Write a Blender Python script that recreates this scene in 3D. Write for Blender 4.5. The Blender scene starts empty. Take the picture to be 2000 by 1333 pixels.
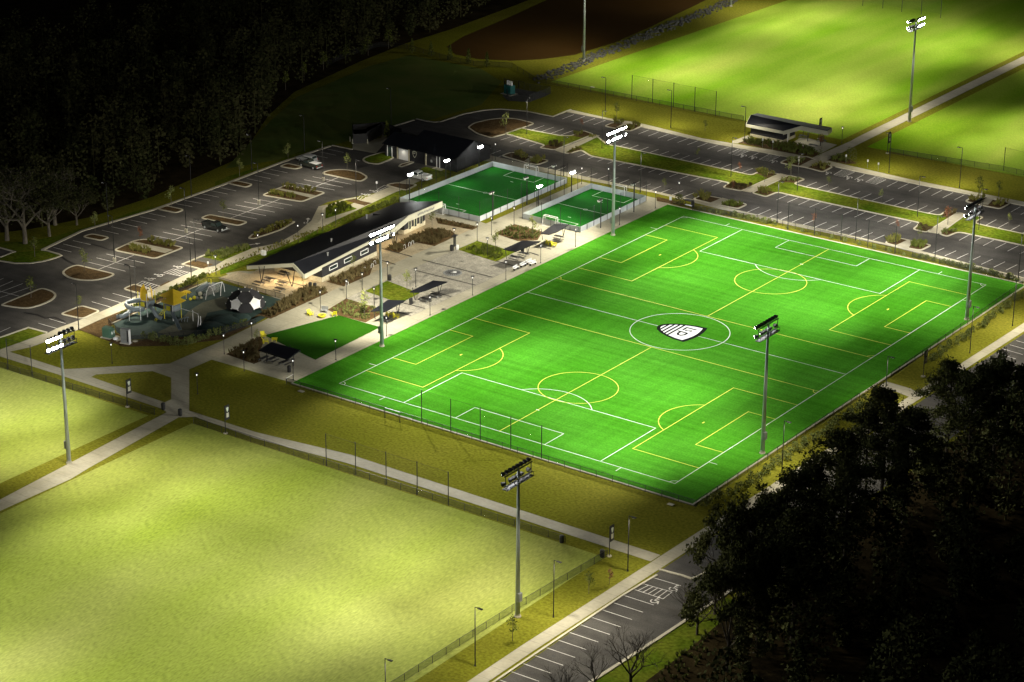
import bpy, bmesh, math, random
from mathutils import Vector, Matrix
random.seed(7)
SC = bpy.context.scene
COL = SC.collection
R = math.radians
# ---------------------------------------------------------------- survey camera (solved from the marked football pitch)
FPX = 4715.024
CAM = Vector((215.7149, -351.2752, 162.1363))
YAW, PITCH, ROLL = -0.625300626, 0.379799643, 0.00446690
_f = Vector((math.sin(YAW)*math.cos(PITCH), math.cos(YAW)*math.cos(PITCH), -math.sin(PITCH)))
_r0 = Vector((math.cos(YAW), -math.sin(YAW), 0)); _u0 = _r0.cross(_f)
_r = _r0*math.cos(ROLL) + _u0*math.sin(ROLL); _u = _u0*math.cos(ROLL) - _r0*math.sin(ROLL)
cd = bpy.data.cameras.new('camera'); camo = bpy.data.objects.new('camera', cd); COL.objects.link(camo)
m3 = Matrix((_r, _u, -_f)).transposed()
camo.matrix_world = Matrix.Translation(CAM) @ m3.to_4x4()
cd.sensor_fit = 'HORIZONTAL'; cd.sensor_width = 36; cd.lens = 36*FPX/2000; cd.clip_start = 1; cd.clip_end = 6000
SC.camera = camo

def G(px, py, z=0.0):
    """survey sheet (photo grid) -> world point on the level z"""
    d = _f + _r*((px-1000)/FPX) - _u*((py-666.5)/FPX)
    t = (z-CAM.z)/d.z
    return Vector((CAM.x+d.x*t, CAM.y+d.y*t, z))
def pix(p):
    d = Vector(p)-CAM; z = d.dot(_f)
    return 1000+FPX*d.dot(_r)/z, 666.5-FPX*d.dot(_u)/z
def tall(bx, by, ty, z0=0):
    """height of an upright thing from its foot and top on the survey sheet"""
    q = G(bx, by, z0); lo, hi = z0, 60.0
    for _ in range(40):
        m = (lo+hi)/2
        if pix((q.x, q.y, m))[1] > ty: lo = m
        else: hi = m
    return lo-z0
class crop:
    def __init__(s, ox, oy, k): s.o = (ox, oy, k)
    def __call__(s, *pts): return [(s.o[0]+a/s.o[2], s.o[1]+b/s.o[2]) for a, b in pts]
K4 = lambda ox, oy: crop(ox, oy, 4.0)
K6 = lambda ox, oy: crop(ox, oy, 20/3)
K8 = lambda ox, oy: crop(ox, oy, 8.0)
def GP(pts, z=0.0): return [G(a, b, z) for a, b in pts]

# ---------------------------------------------------------------- mesh builder
class MB:
    def __init__(s): s.v = []; s.f = []
    def add(s, vs, fs):
        n = len(s.v); s.v += [tuple(v) for v in vs]; s.f += [tuple(i+n for i in f) for f in fs]; return s
    def box(s, c, d, rz=0.0, M=None):
        x, y, z = d[0]/2, d[1]/2, d[2]/2
        vs = [Vector((a*x, b*y, e*z)) for a in (-1, 1) for b in (-1, 1) for e in (-1, 1)]
        if rz: vs = [Matrix.Rotation(rz, 3, 'Z') @ v for v in vs]
        if M is not None: vs = [M @ v for v in vs]
        vs = [v+Vector(c) for v in vs]
        return s.add(vs, [(0, 1, 3, 2), (4, 6, 7, 5), (0, 4, 5, 1), (2, 3, 7, 6), (0, 2, 6, 4), (1, 5, 7, 3)])
    def rbox(s, c, d, b=0.05, rz=0.0):
        """box with its vertical edges and rims chamfered"""
        x, y, z = d[0]/2, d[1]/2, d[2]/2
        ring = lambda e: [(x-e, -y+b), (x-e, y-b), (x-b, y-e), (-x+b, y-e), (-x+e, y-b), (-x+e, -y+b), (-x+b, -y+e), (x-b, -y+e)]
        lv = [(-z, b), (-z+b, 0), (z-b, 0), (z, b)]
        vs = []
        for h, e in lv: vs += [Vector((p[0], p[1], h)) for p in ring(e)]
        if rz: vs = [Matrix.Rotation(rz, 3, 'Z') @ v for v in vs]
        vs = [v+Vector(c) for v in vs]
        fs = [tuple(range(7, -1, -1)), tuple(range(24, 32))]
        for l in range(3):
            for i in range(8): fs.append((l*8+i, l*8+(i+1) % 8, l*8+8+(i+1) % 8, l*8+8+i))
        return s.add(vs, fs)
    def tube(s, pts, r, n=8, cap=True):
        pts = [Vector(p) for p in pts]; rs = r if isinstance(r, (list, tuple)) else [r]*len(pts)
        vs = []; fs = []
        t0 = (pts[1]-pts[0]).normalized(); up = Vector((0, 0, 1)) if abs(t0.z) < .9 else Vector((1, 0, 0))
        a = t0.cross(up).normalized()
        for i, p in enumerate(pts):
            t = ((pts[min(i+1, len(pts)-1)]-pts[max(i-1, 0)])).normalized()
            a = (a - t*a.dot(t)).normalized(); b = t.cross(a)
            for k in range(n):
                w = 2*math.pi*k/n; vs.append(p+(a*math.cos(w)+b*math.sin(w))*rs[i])
        for i in range(len(pts)-1):
            for k in range(n): fs.append((i*n+k, i*n+(k+1) % n, i*n+n+(k+1) % n, i*n+n+k))
        if cap: fs += [tuple(range(n-1, -1, -1)), tuple(range((len(pts)-1)*n, len(pts)*n))]
        return s.add(vs, fs)
    def lathe(s, c, prof, n=16, cap=True):
        vs = []; fs = []
        for r, z in prof:
            for k in range(n):
                w = 2*math.pi*k/n; vs.append((c[0]+r*math.cos(w), c[1]+r*math.sin(w), c[2]+z))
        for i in range(len(prof)-1):
            for k in range(n): fs.append((i*n+k, i*n+(k+1) % n, i*n+n+(k+1) % n, i*n+n+k))
        if cap: fs += [tuple(range(n-1, -1, -1)), tuple(range((len(prof)-1)*n, len(prof)*n))]
        return s.add(vs, fs)
    def prism(s, poly, z0, z1):
        """vertical prism over a plan polygon (any shape)"""
        n = len(poly); vs = [(p[0], p[1], z0) for p in poly]+[(p[0], p[1], z1) for p in poly]
        from mathutils.geometry import tessellate_polygon
        tri = tessellate_polygon([[Vector((p[0], p[1], 0)) for p in poly]])
        fs = [tuple(i+n for i in t) for t in tri]+[tuple(reversed(t)) for t in tri]
        fs += [(i, (i+1) % n, n+(i+1) % n, n+i) for i in range(n)]
        return s.add(vs, fs)
    def slab(s, pts, th):
        """solid of thickness th hung below a (nearly flat) 3-d outline"""
        n = len(pts); vs = [tuple(p) for p in pts]+[(p[0], p[1], p[2]-th) for p in pts]
        fs = [tuple(range(n)), tuple(range(2*n-1, n-1, -1))]+[(i, n+i, n+(i+1) % n, (i+1) % n) for i in range(n)]
        return s.add(vs, fs)
    def flat(s, poly, z):
        from mathutils.geometry import tessellate_polygon
        tri = tessellate_polygon([[Vector((p[0], p[1], 0)) for p in poly]])
        return s.add([(p[0], p[1], z) for p in poly], [tuple(t) for t in tri])
    def strip(s, pts, w, z, closed=False):
        """flat painted line of width w along plan points, mitred"""
        P = [Vector((p[0], p[1])) for p in pts]; n = len(P); L = []; Rr = []
        for i in range(n):
            if closed: a, b = P[i]-P[i-1], P[(i+1) % n]-P[i]
            else:
                a = P[i]-P[i-1] if i else P[1]-P[0]; b = P[i+1]-P[i] if i < n-1 else P[-1]-P[-2]
            a = a.normalized(); b = b.normalized(); na = Vector((-a.y, a.x)); nb = Vector((-b.y, b.x))
            m = (na+nb); m = m.normalized() if m.length > 1e-6 else na
            k = w/2/max(.3, m.dot(na)); L.append(P[i]+m*k); Rr.append(P[i]-m*k)
        vs = [(p.x, p.y, z) for p in L]+[(p.x, p.y, z) for p in Rr]; fs = []
        for i in range(n if closed else n-1):
            j = (i+1) % n; fs.append((n+i, n+j, j, i))
        return s.add(vs, fs)
    def sphere(s, c, r, n=10, m=6, z0=-1.0):
        prof = []
        for i in range(m+1):
            t = math.pi*(i/m)-math.pi/2
            prof.append((max(r*math.cos(t), 1e-4), r*math.sin(t)))
        return s.lathe(c, prof, n)
    def build(s, name, mat, parent=None, smooth=False):
        me = bpy.data.meshes.new(name); me.from_pydata(s.v, [], s.f); me.update()
        bm = bmesh.new(); bm.from_mesh(me); bmesh.ops.recalc_face_normals(bm, faces=bm.faces); bm.to_mesh(me); bm.free()
        if mat: me.materials.append(mat)
        if smooth: me.shade_smooth()
        o = bpy.data.objects.new(name, me); COL.objects.link(o)
        if parent: o.parent = parent
        return o
    def sheet(s, name, mat, parent=None):
        """flat sheets: normals up"""
        me = bpy.data.meshes.new(name); me.from_pydata(s.v, [], s.f); me.update()
        bm = bmesh.new(); bm.from_mesh(me)
        for f in bm.faces:
            if f.normal.z < 0: f.normal_flip()
        bm.to_mesh(me); bm.free(); me.materials.append(mat)
        o = bpy.data.objects.new(name, me); COL.objects.link(o)
        if parent: o.parent = parent
        return o

def thing(name, label, cat, loc=(0, 0, 0), rz=0.0, group=None):
    o = bpy.data.objects.new(name, None); COL.objects.link(o); o.empty_display_size = .3
    o.location = loc; o.rotation_euler = (0, 0, rz); o['label'] = label; o['category'] = cat
    if group: o['group'] = group
    return o
def tag(o, label, cat, group=None, kind=None):
    o['label'] = label; o['category'] = cat
    if group: o['group'] = group
    if kind: o['kind'] = kind
    return o
def struct(o): o['kind'] = 'structure'; return o
def stuff(o, label, cat): return tag(o, label, cat, kind='stuff')
def copy_tree(o, parent=None):
    c = o.copy(); COL.objects.link(c)
    if parent: c.parent = parent
    for ch in o.children: copy_tree(ch, c)
    return c
ORD = ['first', 'second', 'third', 'fourth', 'fifth', 'sixth', 'seventh', 'eighth', 'ninth', 'tenth', 'eleventh', 'twelfth', 'thirteenth', 'fourteenth', 'fifteenth', 'sixteenth', 'seventeenth', 'eighteenth', 'nineteenth', 'twentieth']
def place(proto, used, loc, rz, label, group, scale=None):
    o = proto if not used else copy_tree(proto)
    o.location = loc; o.rotation_euler = (0, 0, rz); o['label'] = label; o['group'] = group
    if scale: o.scale = (scale,)*3
    return o

# ---------------------------------------------------------------- materials
def mat(name, col, rough=.8, var=None, scale=4.0, stretch=None, spec=.3, metal=0.0, bump=0.0, detail=4.0, fine=None, rot=0.0):
    """principled with world-space noise mixing col -> var; fine = (scale, amount) a second small mottling"""
    m = bpy.data.materials.new(name); m.use_nodes = True; nt = m.node_tree; N = nt.nodes; L = nt.links
    b = N['Principled BSDF']; b.inputs['Roughness'].default_value = rough; b.inputs['Metallic'].default_value = metal
    b.inputs['Specular IOR Level'].default_value = spec
    c4 = lambda c: (c[0], c[1], c[2], 1)
    b.inputs['Base Color'].default_value = c4(col)
    if var is None and not fine and not bump: 
        var = [c*1.18 for c in col]; 
    tc = N.new('ShaderNodeTexCoord'); mp = N.new('ShaderNodeMapping'); L.new(tc.outputs['Object'], mp.inputs[0])
    if stretch: mp.inputs['Scale'].default_value = stretch
    mp.inputs['Rotation'].default_value = (0, 0, rot)
    ns = N.new('ShaderNodeTexNoise'); ns.inputs['Scale'].default_value = scale; ns.inputs['Detail'].default_value = detail
    L.new(mp.outputs[0], ns.inputs[0])
    out = None
    if var is not None:
        rp = N.new('ShaderNodeValToRGB'); rp.color_ramp.elements[0].position = .32; rp.color_ramp.elements[1].position = .68
        rp.color_ramp.elements[0].color = c4(col); rp.color_ramp.elements[1].color = c4(var)
        L.new(ns.outputs[0], rp.inputs[0]); out = rp.outputs[0]
    if fine:
        n2 = N.new('ShaderNodeTexNoise'); n2.inputs['Scale'].default_value = fine[0]; n2.inputs['Detail'].default_value = 5
        L.new((mp if len(fine) < 3 else tc).outputs['Object' if len(fine) > 2 else 0], n2.inputs[0])
        mr = N.new('ShaderNodeMapRange'); mr.inputs[1].default_value = .3; mr.inputs[2].default_value = .7
        mr.inputs[3].default_value = 1-fine[1]; mr.inputs[4].default_value = 1+fine[1]; L.new(n2.outputs[0], mr.inputs[0])
        mx = N.new('ShaderNodeMix'); mx.data_type = 'RGBA'; mx.blend_type = 'MULTIPLY'; mx.inputs[0].default_value = 1
        if out: L.new(out, mx.inputs[6])
        else: mx.inputs[6].default_value = c4(col)
        L.new(mr.outputs[0], mx.inputs[7]); out = mx.outputs[2]
    if out: L.new(out, b.inputs['Base Color'])
    if bump:
        bp = N.new('ShaderNodeBump'); bp.inputs['Strength'].default_value = bump; bp.inputs['Distance'].default_value = .1
        L.new(ns.outputs[0], bp.inputs['Height']); L.new(bp.outputs[0], b.inputs['Normal'])
    m['out'] = 0
    return m
def node_mul(m, fac_builder):
    """multiply the base colour of material m by a value made by fac_builder(nodes, links) -> socket"""
    nt = m.node_tree; b = nt.nodes['Principled BSDF']; L = nt.links
    s = fac_builder(nt.nodes, L)
    mx = nt.nodes.new('ShaderNodeMix'); mx.data_type = 'RGBA'; mx.blend_type = 'MULTIPLY'; mx.inputs[0].default_value = 1
    lk = b.inputs['Base Color'].links
    if lk: L.new(lk[0].from_socket, mx.inputs[6])
    else: mx.inputs[6].default_value = b.inputs['Base Color'].default_value
    L.new(s, mx.inputs[7]); L.new(mx.outputs[2], b.inputs['Base Color'])
def joints(step_x, step_y, w=.07, dark=.62, rot=0.0):
    """dark joint lines of a slab pavement"""
    def f(N, L):
        tc = N.new('ShaderNodeTexCoord'); mp = N.new('ShaderNodeMapping'); mp.inputs['Rotation'].default_value = (0, 0, rot)
        L.new(tc.outputs['Object'], mp.inputs[0]); sx = N.new('ShaderNodeSeparateXYZ'); L.new(mp.outputs[0], sx.inputs[0])
        outs = []
        for k, st in ((0, step_x), (1, step_y)):
            if not st: continue
            a = N.new('ShaderNodeMath'); a.operation = 'DIVIDE'; a.inputs[1].default_value = st; L.new(sx.outputs[k], a.inputs[0])
            b = N.new('ShaderNodeMath'); b.operation = 'FRACT'; L.new(a.outputs[0], b.inputs[0])
            c = N.new('ShaderNodeMath'); c.operation = 'LESS_THAN'; c.inputs[1].default_value = w/st; L.new(b.outputs[0], c.inputs[0])
            outs.append(c.outputs[0])
        s = outs[0]
        if len(outs) > 1:
            mm = N.new('ShaderNodeMath'); mm.operation = 'MAXIMUM'; L.new(outs[0], mm.inputs[0]); L.new(outs[1], mm.inputs[1]); s = mm.outputs[0]
        r = N.new('ShaderNodeMapRange'); r.inputs[3].default_value = 1; r.inputs[4].default_value = dark; L.new(s, r.inputs[0]); return r.outputs[0]
    return f
def streaks(scale, stretch, amt, rot=0.0):
    def f(N, L):
        tc = N.new('ShaderNodeTexCoord'); mp = N.new('ShaderNodeMapping'); mp.inputs['Scale'].default_value = stretch; mp.inputs['Rotation'].default_value = (0, 0, rot)
        L.new(tc.outputs['Object'], mp.inputs[0]); n = N.new('ShaderNodeTexNoise'); n.inputs['Scale'].default_value = scale; n.inputs['Detail'].default_value = 3
        L.new(mp.outputs[0], n.inputs[0]); r = N.new('ShaderNodeMapRange'); r.inputs[1].default_value = .3; r.inputs[2].default_value = .7
        r.inputs[3].default_value = 1-amt; r.inputs[4].default_value = 1+amt; L.new(n.outputs[0], r.inputs[0]); return r.outputs[0]
    return f
def emit(name, col, k):
    m = bpy.data.materials.new(name); m.use_nodes = True; nt = m.node_tree
    e = nt.nodes.new('ShaderNodeEmission'); e.inputs[0].default_value = (*col, 1); e.inputs[1].default_value = k
    nt.links.new(e.outputs[0], nt.nodes['Material Output'].inputs[0]); nt.nodes.remove(nt.nodes['Principled BSDF'])
    try: m.cycles.emission_sampling = 'NONE'
    except Exception: pass
    return m
def netting(name, col, cover, pitch=0.0):
    """woven mesh seen from far off: partly see-through"""
    m = bpy.data.materials.new(name); m.use_nodes = True; nt = m.node_tree; N = nt.nodes; L = nt.links
    b = N['Principled BSDF']; b.inputs['Base Color'].default_value = (*col, 1); b.inputs['Roughness'].default_value = .7
    t = N.new('ShaderNodeBsdfTransparent'); mx = N.new('ShaderNodeMixShader'); mx.inputs[0].default_value = cover
    tc = N.new('ShaderNodeTexCoord'); ns = N.new('ShaderNodeTexNoise'); ns.inputs['Scale'].default_value = .8
    L.new(tc.outputs['Object'], ns.inputs[0]); mr = N.new('ShaderNodeMapRange'); mr.inputs[3].default_value = cover*.7; mr.inputs[4].default_value = cover*1.3
    L.new(ns.outputs[0], mr.inputs[0]); L.new(mr.outputs[0], mx.inputs[0])
    L.new(t.outputs[0], mx.inputs[1]); L.new(b.outputs[0], mx.inputs[2]); L.new(mx.outputs[0], N['Material Output'].inputs[0])
    return m

DG = R(36)
M = {}
M['ground'] = mat('olive_turf', (.118, .126, .011), .95, (.165, .158, .021), .04, detail=7, fine=(2.2, .30), spec=0)
M['grass'] = mat('sports_grass', (.19, .245, .030), .95, (.285, .305, .082), .035, stretch=(1, .35, 1), detail=5, fine=(3.2, .22), spec=0, rot=.25)
node_mul(M['grass'], streaks(1.0, (.015, .12, 1), .05, .35))
M['grass_far'] = mat('far_sports_grass', (.12, .265, .005), .95, (.27, .325, .05), .03, stretch=(1.6, .35, 1), detail=5, fine=(3.2, .2), spec=0, rot=-.12)
node_mul(M['grass_far'], streaks(1.0, (.12, .012, 1), .09))
M['dark_lawn'] = mat('unlit_lawn', (.07, .11, .02), .95, (.11, .13, .03), .1, detail=5, spec=.05)
M['lawn'] = mat('lawn_grass', (.055, .10, .006), .95, (.12, .135, .016), .14, detail=5, fine=(1.6, .4), spec=0)
M['turf'] = mat('pitch_turf', (.034, .160, .008), .95, (.052, .205, .016), .045, detail=5, fine=(3.0, .2), spec=0)
node_mul(M['turf'], streaks(1.0, (.04, .9, 1), .16)); node_mul(M['turf'], streaks(1.0, (.7, .03, 1), .09))
M['turf_dark'] = mat('small_pitch_turf', (.007, .105, .006), .9, (.010, .125, .008), .3, fine=(2, .1), spec=.08)
M['play_turf'] = mat('play_lawn_turf', (.013, .065, .002), .9, (.018, .078, .003), .2, fine=(2, .12), spec=.05)
M['mulch'] = mat('brown_mulch', (.060, .038, .016), .95, (.10, .066, .03), 1.2, fine=(6, .4), spec=.05)
M['concrete'] = mat('pale_concrete', (.30, .28, .205), .85, (.38, .355, .27), .22, fine=(1.7, .08), spec=.2); node_mul(M['concrete'], joints(0, 3.0, .09, .72))
M['plaza'] = mat('plaza_concrete', (.27, .255, .19), .85, (.33, .315, .24), .2, fine=(2.2, .08), spec=.2); node_mul(M['plaza'], joints(6.0, 3.0, .09, .75))
M['paver'] = mat('grey_pavers', (.22, .21, .175), .85, (.33, .315, .26), .6, fine=(3.0, .28), spec=.2); node_mul(M['paver'], joints(1.2, .6, .05, .7))
M['tan'] = mat('tan_pavers', (.28, .235, .15), .85, (.36, .31, .21), .5, fine=(3, .2), spec=.2); node_mul(M['tan'], joints(1.2, .6, .05, .72))
M['kerb'] = mat('kerb_concrete', (.40, .37, .28), .8, (.48, .45, .35), .4, fine=(3, .1)); 
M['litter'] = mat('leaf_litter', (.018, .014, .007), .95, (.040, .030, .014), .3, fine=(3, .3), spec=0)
M['asphalt'] = mat('asphalt', (.048, .045, .041), .9, (.084, .079, .071), .10, detail=7, fine=(5, .22), spec=.2); node_mul(M['asphalt'], streaks(.5, (.12, 1.5, 1), .14)); node_mul(M['asphalt'], streaks(.35, (1, 1, 1), .16)); 
M['white'] = mat('white_paint', (.46, .45, .42), .75, (.70, .69, .65), 1.3, detail=6)
M['pitch_white'] = mat('pitch_white_line', (.46, .52, .42), .85, (.58, .63, .53), .7)
M['pitch_yellow'] = mat('pitch_yellow_line', (.50, .55, .05), .8, (.58, .63, .08), .7)
M['black_metal'] = mat('black_metal', (.012, .012, .012), .45, (.018, .018, .018), 2, spec=.4)
M['galv'] = mat('galvanised_steel', (.30, .34, .325), .5, (.38, .42, .40), .6, metal=.25, spec=.5)
M['grey_metal'] = mat('grey_metal', (.20, .21, .21), .5, (.27, .28, .28), 1.5, metal=.2)
M['white_metal'] = mat('white_metal', (.72, .73, .72), .45, (.8, .8, .8), 1.5)
M['roof'] = mat('dark_roof', (.006, .007, .010), .5, (.010, .011, .015), .4, spec=.25); 
node_mul(M['roof'], joints(0, .6, .04, .6))
M['fascia'] = mat('pale_fascia', (.44, .43, .33), .6, (.50, .49, .38), .5)
M['dark_wall'] = mat('dark_cladding', (.017, .017, .019), .7, (.026, .026, .028), 1.0, fine=(5, .2))
M['stone'] = mat('pale_block_wall', (.42, .38, .26), .85, (.52, .48, .34), 1.4, fine=(4, .15)); 
M['glass'] = mat('dark_glass', (.02, .03, .03), .12, (.03, .045, .04), .6, spec=.6)
M['soffit'] = mat('timber_soffit', (.36, .25, .12), .7, (.45, .32, .16), 1.2, stretch=(1, 6, 1))
M['yellow'] = mat('yellow_plastic', (.62, .56, .02), .5, (.70, .64, .04), 1.2)
M['gold'] = mat('golden_fabric', (.62, .42, .015), .7, (.72, .50, .03), 1.0)
M['slide'] = mat('grey_plastic', (.16, .20, .22), .35, (.22, .26, .28), 1.0)
M['rubber_teal'] = mat('teal_rubber', (.020, .042, .038), .85, (.030, .055, .048), .5, fine=(3, .2))
M['rubber_olive'] = mat('olive_rubber', (.085, .090, .062), .85, (.11, .115, .08), .6, fine=(3, .15))
M['tyre'] = mat('tyre_rubber', (.01, .01, .01), .85, (.016, .016, .016), 5)
M['silver'] = mat('silver_paint', (.52, .54, .56), .3, (.58, .60, .62), 1.0, metal=.4, spec=.6)
M['white_car'] = mat('white_car_paint', (.70, .70, .66), .3, (.76, .76, .72), 1.0, spec=.6)
M['black_car'] = mat('dark_car_paint', (.015, .017, .016), .22, (.022, .024, .022), 1.0, spec=.7)
M['dark_green_car'] = mat('green_black_car_paint', (.03, .035, .028), .25, (.04, .046, .036), 1.0, spec=.7)
M['red_light'] = mat('red_lens', (.4, .01, .01), .3); M['clear_light'] = mat('clear_lens', (.75, .75, .7), .2)
M['util_green'] = mat('utility_green', (.06, .13, .09), .5, (.08, .16, .11), 1.0)
M['teal'] = mat('teal_paint', (.01, .09, .085), .5, (.015, .12, .11), 1.0)
M['bark'] = mat('bark', (.085, .072, .052), .9, (.13, .115, .085), 3, stretch=(1, 1, .3), fine=(9, .3))
M['dark_bark'] = mat('dark_bark', (.045, .036, .026), .9, (.07, .058, .042), 3, stretch=(1, 1, .3))
M['leaf'] = mat('leaf_green', (.075, .10, .014), .8, (.13, .145, .03), .7, spec=.15)
M['leaf_pale'] = mat('leaf_pale', (.16, .20, .05), .8, (.24, .25, .08), .9, spec=.15)
M['leaf_rust'] = mat('leaf_rust', (.16, .06, .03), .8, (.24, .10, .05), .9)
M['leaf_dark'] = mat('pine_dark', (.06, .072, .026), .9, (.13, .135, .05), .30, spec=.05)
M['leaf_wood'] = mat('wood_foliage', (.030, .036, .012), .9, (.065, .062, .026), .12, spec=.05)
M['reed'] = mat('ornamental_grass', (.13, .14, .025), .9, (.23, .21, .06), .9, spec=.05)
M['shrub'] = mat('shrub_leaf', (.10, .13, .03), .9, (.19, .20, .07), 1.2, spec=.1)
M['rust_plant'] = mat('rusty_perennial', (.075, .060, .025), .9, (.15, .12, .055), 1.0, spec=.05)
M['water'] = mat('muddy_water', (.050, .026, .006), .35, (.062, .034, .009), .06, spec=.3)
M['chain'] = netting('chain_link', (.010, .012, .010), .40)
M['net'] = netting('ball_net', (.012, .014, .012), .10)
M['goalnet'] = netting('goal_net', (.5, .5, .45), .28)
M['board'] = mat('white_rebound_board', (.38, .41, .42), .6, (.44, .47, .48), .8)
M['lens'] = emit('lit_lens', (1, 1, .97), 60)
M['lens_off'] = mat('unlit_lens', (.55, .55, .52), .2)
M['lens_soft'] = emit('lit_lens_soft', (1, .97, .88), 1.6)
# ================================================================ THE SETTING: terrain, fields, paths, car parks
def sheet(name, poly, z, m):
    return struct(MB().flat(poly, z).sheet(name, m))
def psheet(name, pts, z, m): return sheet(name, GP(pts), z, m)
gm = MB(); n = 48; ext = 3000
# one ground sheet, gently rising into hills far beyond the park
def ghill(x, y):
    return 0.0
    d = max(0, -150-x)
    return min(d*.10, 26)*(.8+.2*math.sin(x*.013+y*.02)) if d > 0 else 0.0
xs = sorted(set([-3000, -2000, -1200, -800, -500, -400, -330, -280, -240, -210, -185, -165, -150, -100, 0, 100, 200, 400, 900, 3000]))
ys = [-3000, -1500, -800, -400, -200, -100, -50, 0, 50, 100, 150, 200, 260, 330, 420, 600, 900, 1500, 3000]
vs = [(x, y, ghill(x, y)) for x in xs for y in ys]; W = len(ys)
gm.add(vs, [(i*W+j, (i+1)*W+j, (i+1)*W+j+1, i*W+j+1) for i in range(len(xs)-1) for j in range(W-1)])
struct(gm.sheet('ground', M['ground']))
sheet('sports_field', [(-43.2, -400), (39.6, -400), (39.6, -83.7), (-43.2, -83.7)], .02, M['grass'])
sheet('sports_field', [(-260, -400), (-51.6, -400), (-51.3, -85.6), (-260, -85.6)], .02, M['grass'])
sheet('sports_field', [(-116, 124.0), (-58, 123.8), (-34.2, 124), (-34.2, 400), (-104, 400)], .02, M['grass_far'])
sheet('sports_field', [(-27.0, 122.4), (140, 125.5), (140, 400), (-27, 400)], .02, M['grass_far'])
psheet('lawn', [(440, 330), (530, 235), (580, 190), (720, 130), (800, 108), (940, 135), (980, 160), (940, 205), (850, 232), (700, 270), (560, 310)], .008, M['dark_lawn'])
sheet('lawn', [(58.9, -400), (58.9, -116), (59.7, -100), (60.4, -84), (65, -84), (65, -400)], .004, M['lawn'])
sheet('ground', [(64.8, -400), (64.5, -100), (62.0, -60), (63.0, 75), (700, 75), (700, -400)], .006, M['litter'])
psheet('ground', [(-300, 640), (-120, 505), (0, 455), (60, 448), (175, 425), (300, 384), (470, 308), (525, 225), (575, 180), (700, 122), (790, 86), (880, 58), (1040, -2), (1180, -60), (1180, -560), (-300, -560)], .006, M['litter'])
# pond with its bank
pond = GP([(873, 92), (905, 72), (1000, 32), (1130, -28), (1300, -130)])+GP([(1560, -90), (1425, -22), (1265, 56), (1200, 84), (1120, 108), (1060, 116), (1000, 119), (935, 116), (890, 107)])
struct(MB().flat(pond, .03).sheet('water', M['water']))
# ---- concrete paths
CZ = .045
psheet('path', [(0, 976.6), (135, 906), (325.7, 806), (349, 816), (175, 914), (138, 936.5), (0, 999), (-260, 1112), (-260, 1096)], CZ, M['concrete'])
psheet('path', [(125, 722), (333, 711), (436, 666), (441, 693), (413, 703), (369.5, 722), (369.5, 803), (349, 816), (325.7, 806), (316, 799), (118, 733.6), (0, 697), (-120, 660), (-120, 648), (0, 685), (19, 688)], CZ, M['concrete'])
psheet('path', [(369.5, 803), (500, 845), (685, 889), (1000, 991.6), (1290, 1085), (1271, 1097.5), (1000, 1009), (680, 906), (500, 857.6), (381, 815), (349, 816)], CZ+.003, M['concrete'])
psheet('lawn', [(178, 737.4), (188, 732.5), (298, 726), (334.5, 738.6), (334.5, 781), (322, 787)], CZ+.03, M['ground'])
sheet('sidewalk', [(45.0, -260), (47.4, -260), (47.6, -113), (48.3, -81), (49.0, -45), (50.2, 20), (51.5, 70), (49.4, 70), (48.4, 20), (46.9, -42), (46.1, -80), (45.4, -113)], CZ+.006, M['concrete'])
psheet('path', K4(1500, 666)((860, 360), (925, 320), (1115, 375), (1190, 420), (1130, 450), (1000, 400)), CZ+.003, M['concrete'])
# promenade, plaza and porch floor
plz = [(-59.7, -66.6), (-64.3, -66.7), (-64.2, -53), (-64.9, -40), (-69.0, -31.5), (-87.5, -26.5), (-86.5, -24), (-84, -22), (-84.5, 27), (-78, 30.5), (-64.6, 27.6), (-64.6, 62.6), (-41.2, 62.6), (-41.2, -60.4), (-46.5, -60.4), (-59.6, -60.4)]
sheet('plaza', plz, CZ+.0015, M['plaza'])
psheet('path', [(413, 703), (441, 693), (500, 713), (560, 725), (577, 745), (573, 749), (500, 728)], CZ+.004, M['plaza'])
sheet('pavement', [(-60.0, -23.5), (-60.0, 15.8), (-48.0, 15.8), (-44.3, 14), (-44.3, -23.5)], CZ+.02, M['paver'])
sheet('pavement', [(-69.2, -26.5), (-64.8, -23), (-64.8, 24), (-68.3, 24), (-74, 25), (-83.5, 24.5), (-83.5, -24), (-70, -24.3)], CZ+.02, M['tan'])
sheet('pavement', [(-86.9, -29.4), (-69.6, -30.6), (-69.2, -24), (-86.4, -24)], CZ+.024, M['tan'])
# pitch-side sidewalks of the car parks
psheet('sidewalk', [(-160, 748), (0, 683), (50, 662), (93, 651), (112, 642), (150, 628), (198, 609), (237, 592), (271.5, 576.5), (300, 567.5), (314, 560), (355, 540.5), (373, 533.5), (388, 526), (420, 520), (440, 508), (491, 486), (545, 475), (580, 455), (608, 432), (622, 404), (640, 400), (642, 420), (735, 377), (830, 335), (900, 306), (949, 302), (1045, 324.5), (1240, 366), (1351, 390), (1480, 420), (1726, 475), (1796, 490), (2000, 543), (2300, 625), (2300, 635), (2000, 551), (1742, 482.5), (1480, 427.5), (1276, 377), (1045, 334), (960, 316), (905, 314), (840, 345), (740, 391), (650, 434), (600, 460), (540, 486), (480, 506), (443, 521), (420, 532), (372, 547), (330, 566), (270, 594), (225, 613), (200, 623), (150, 646), (60, 679), (19, 688), (0, 697), (-160, 765)], CZ+.0065, M['concrete'])
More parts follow.
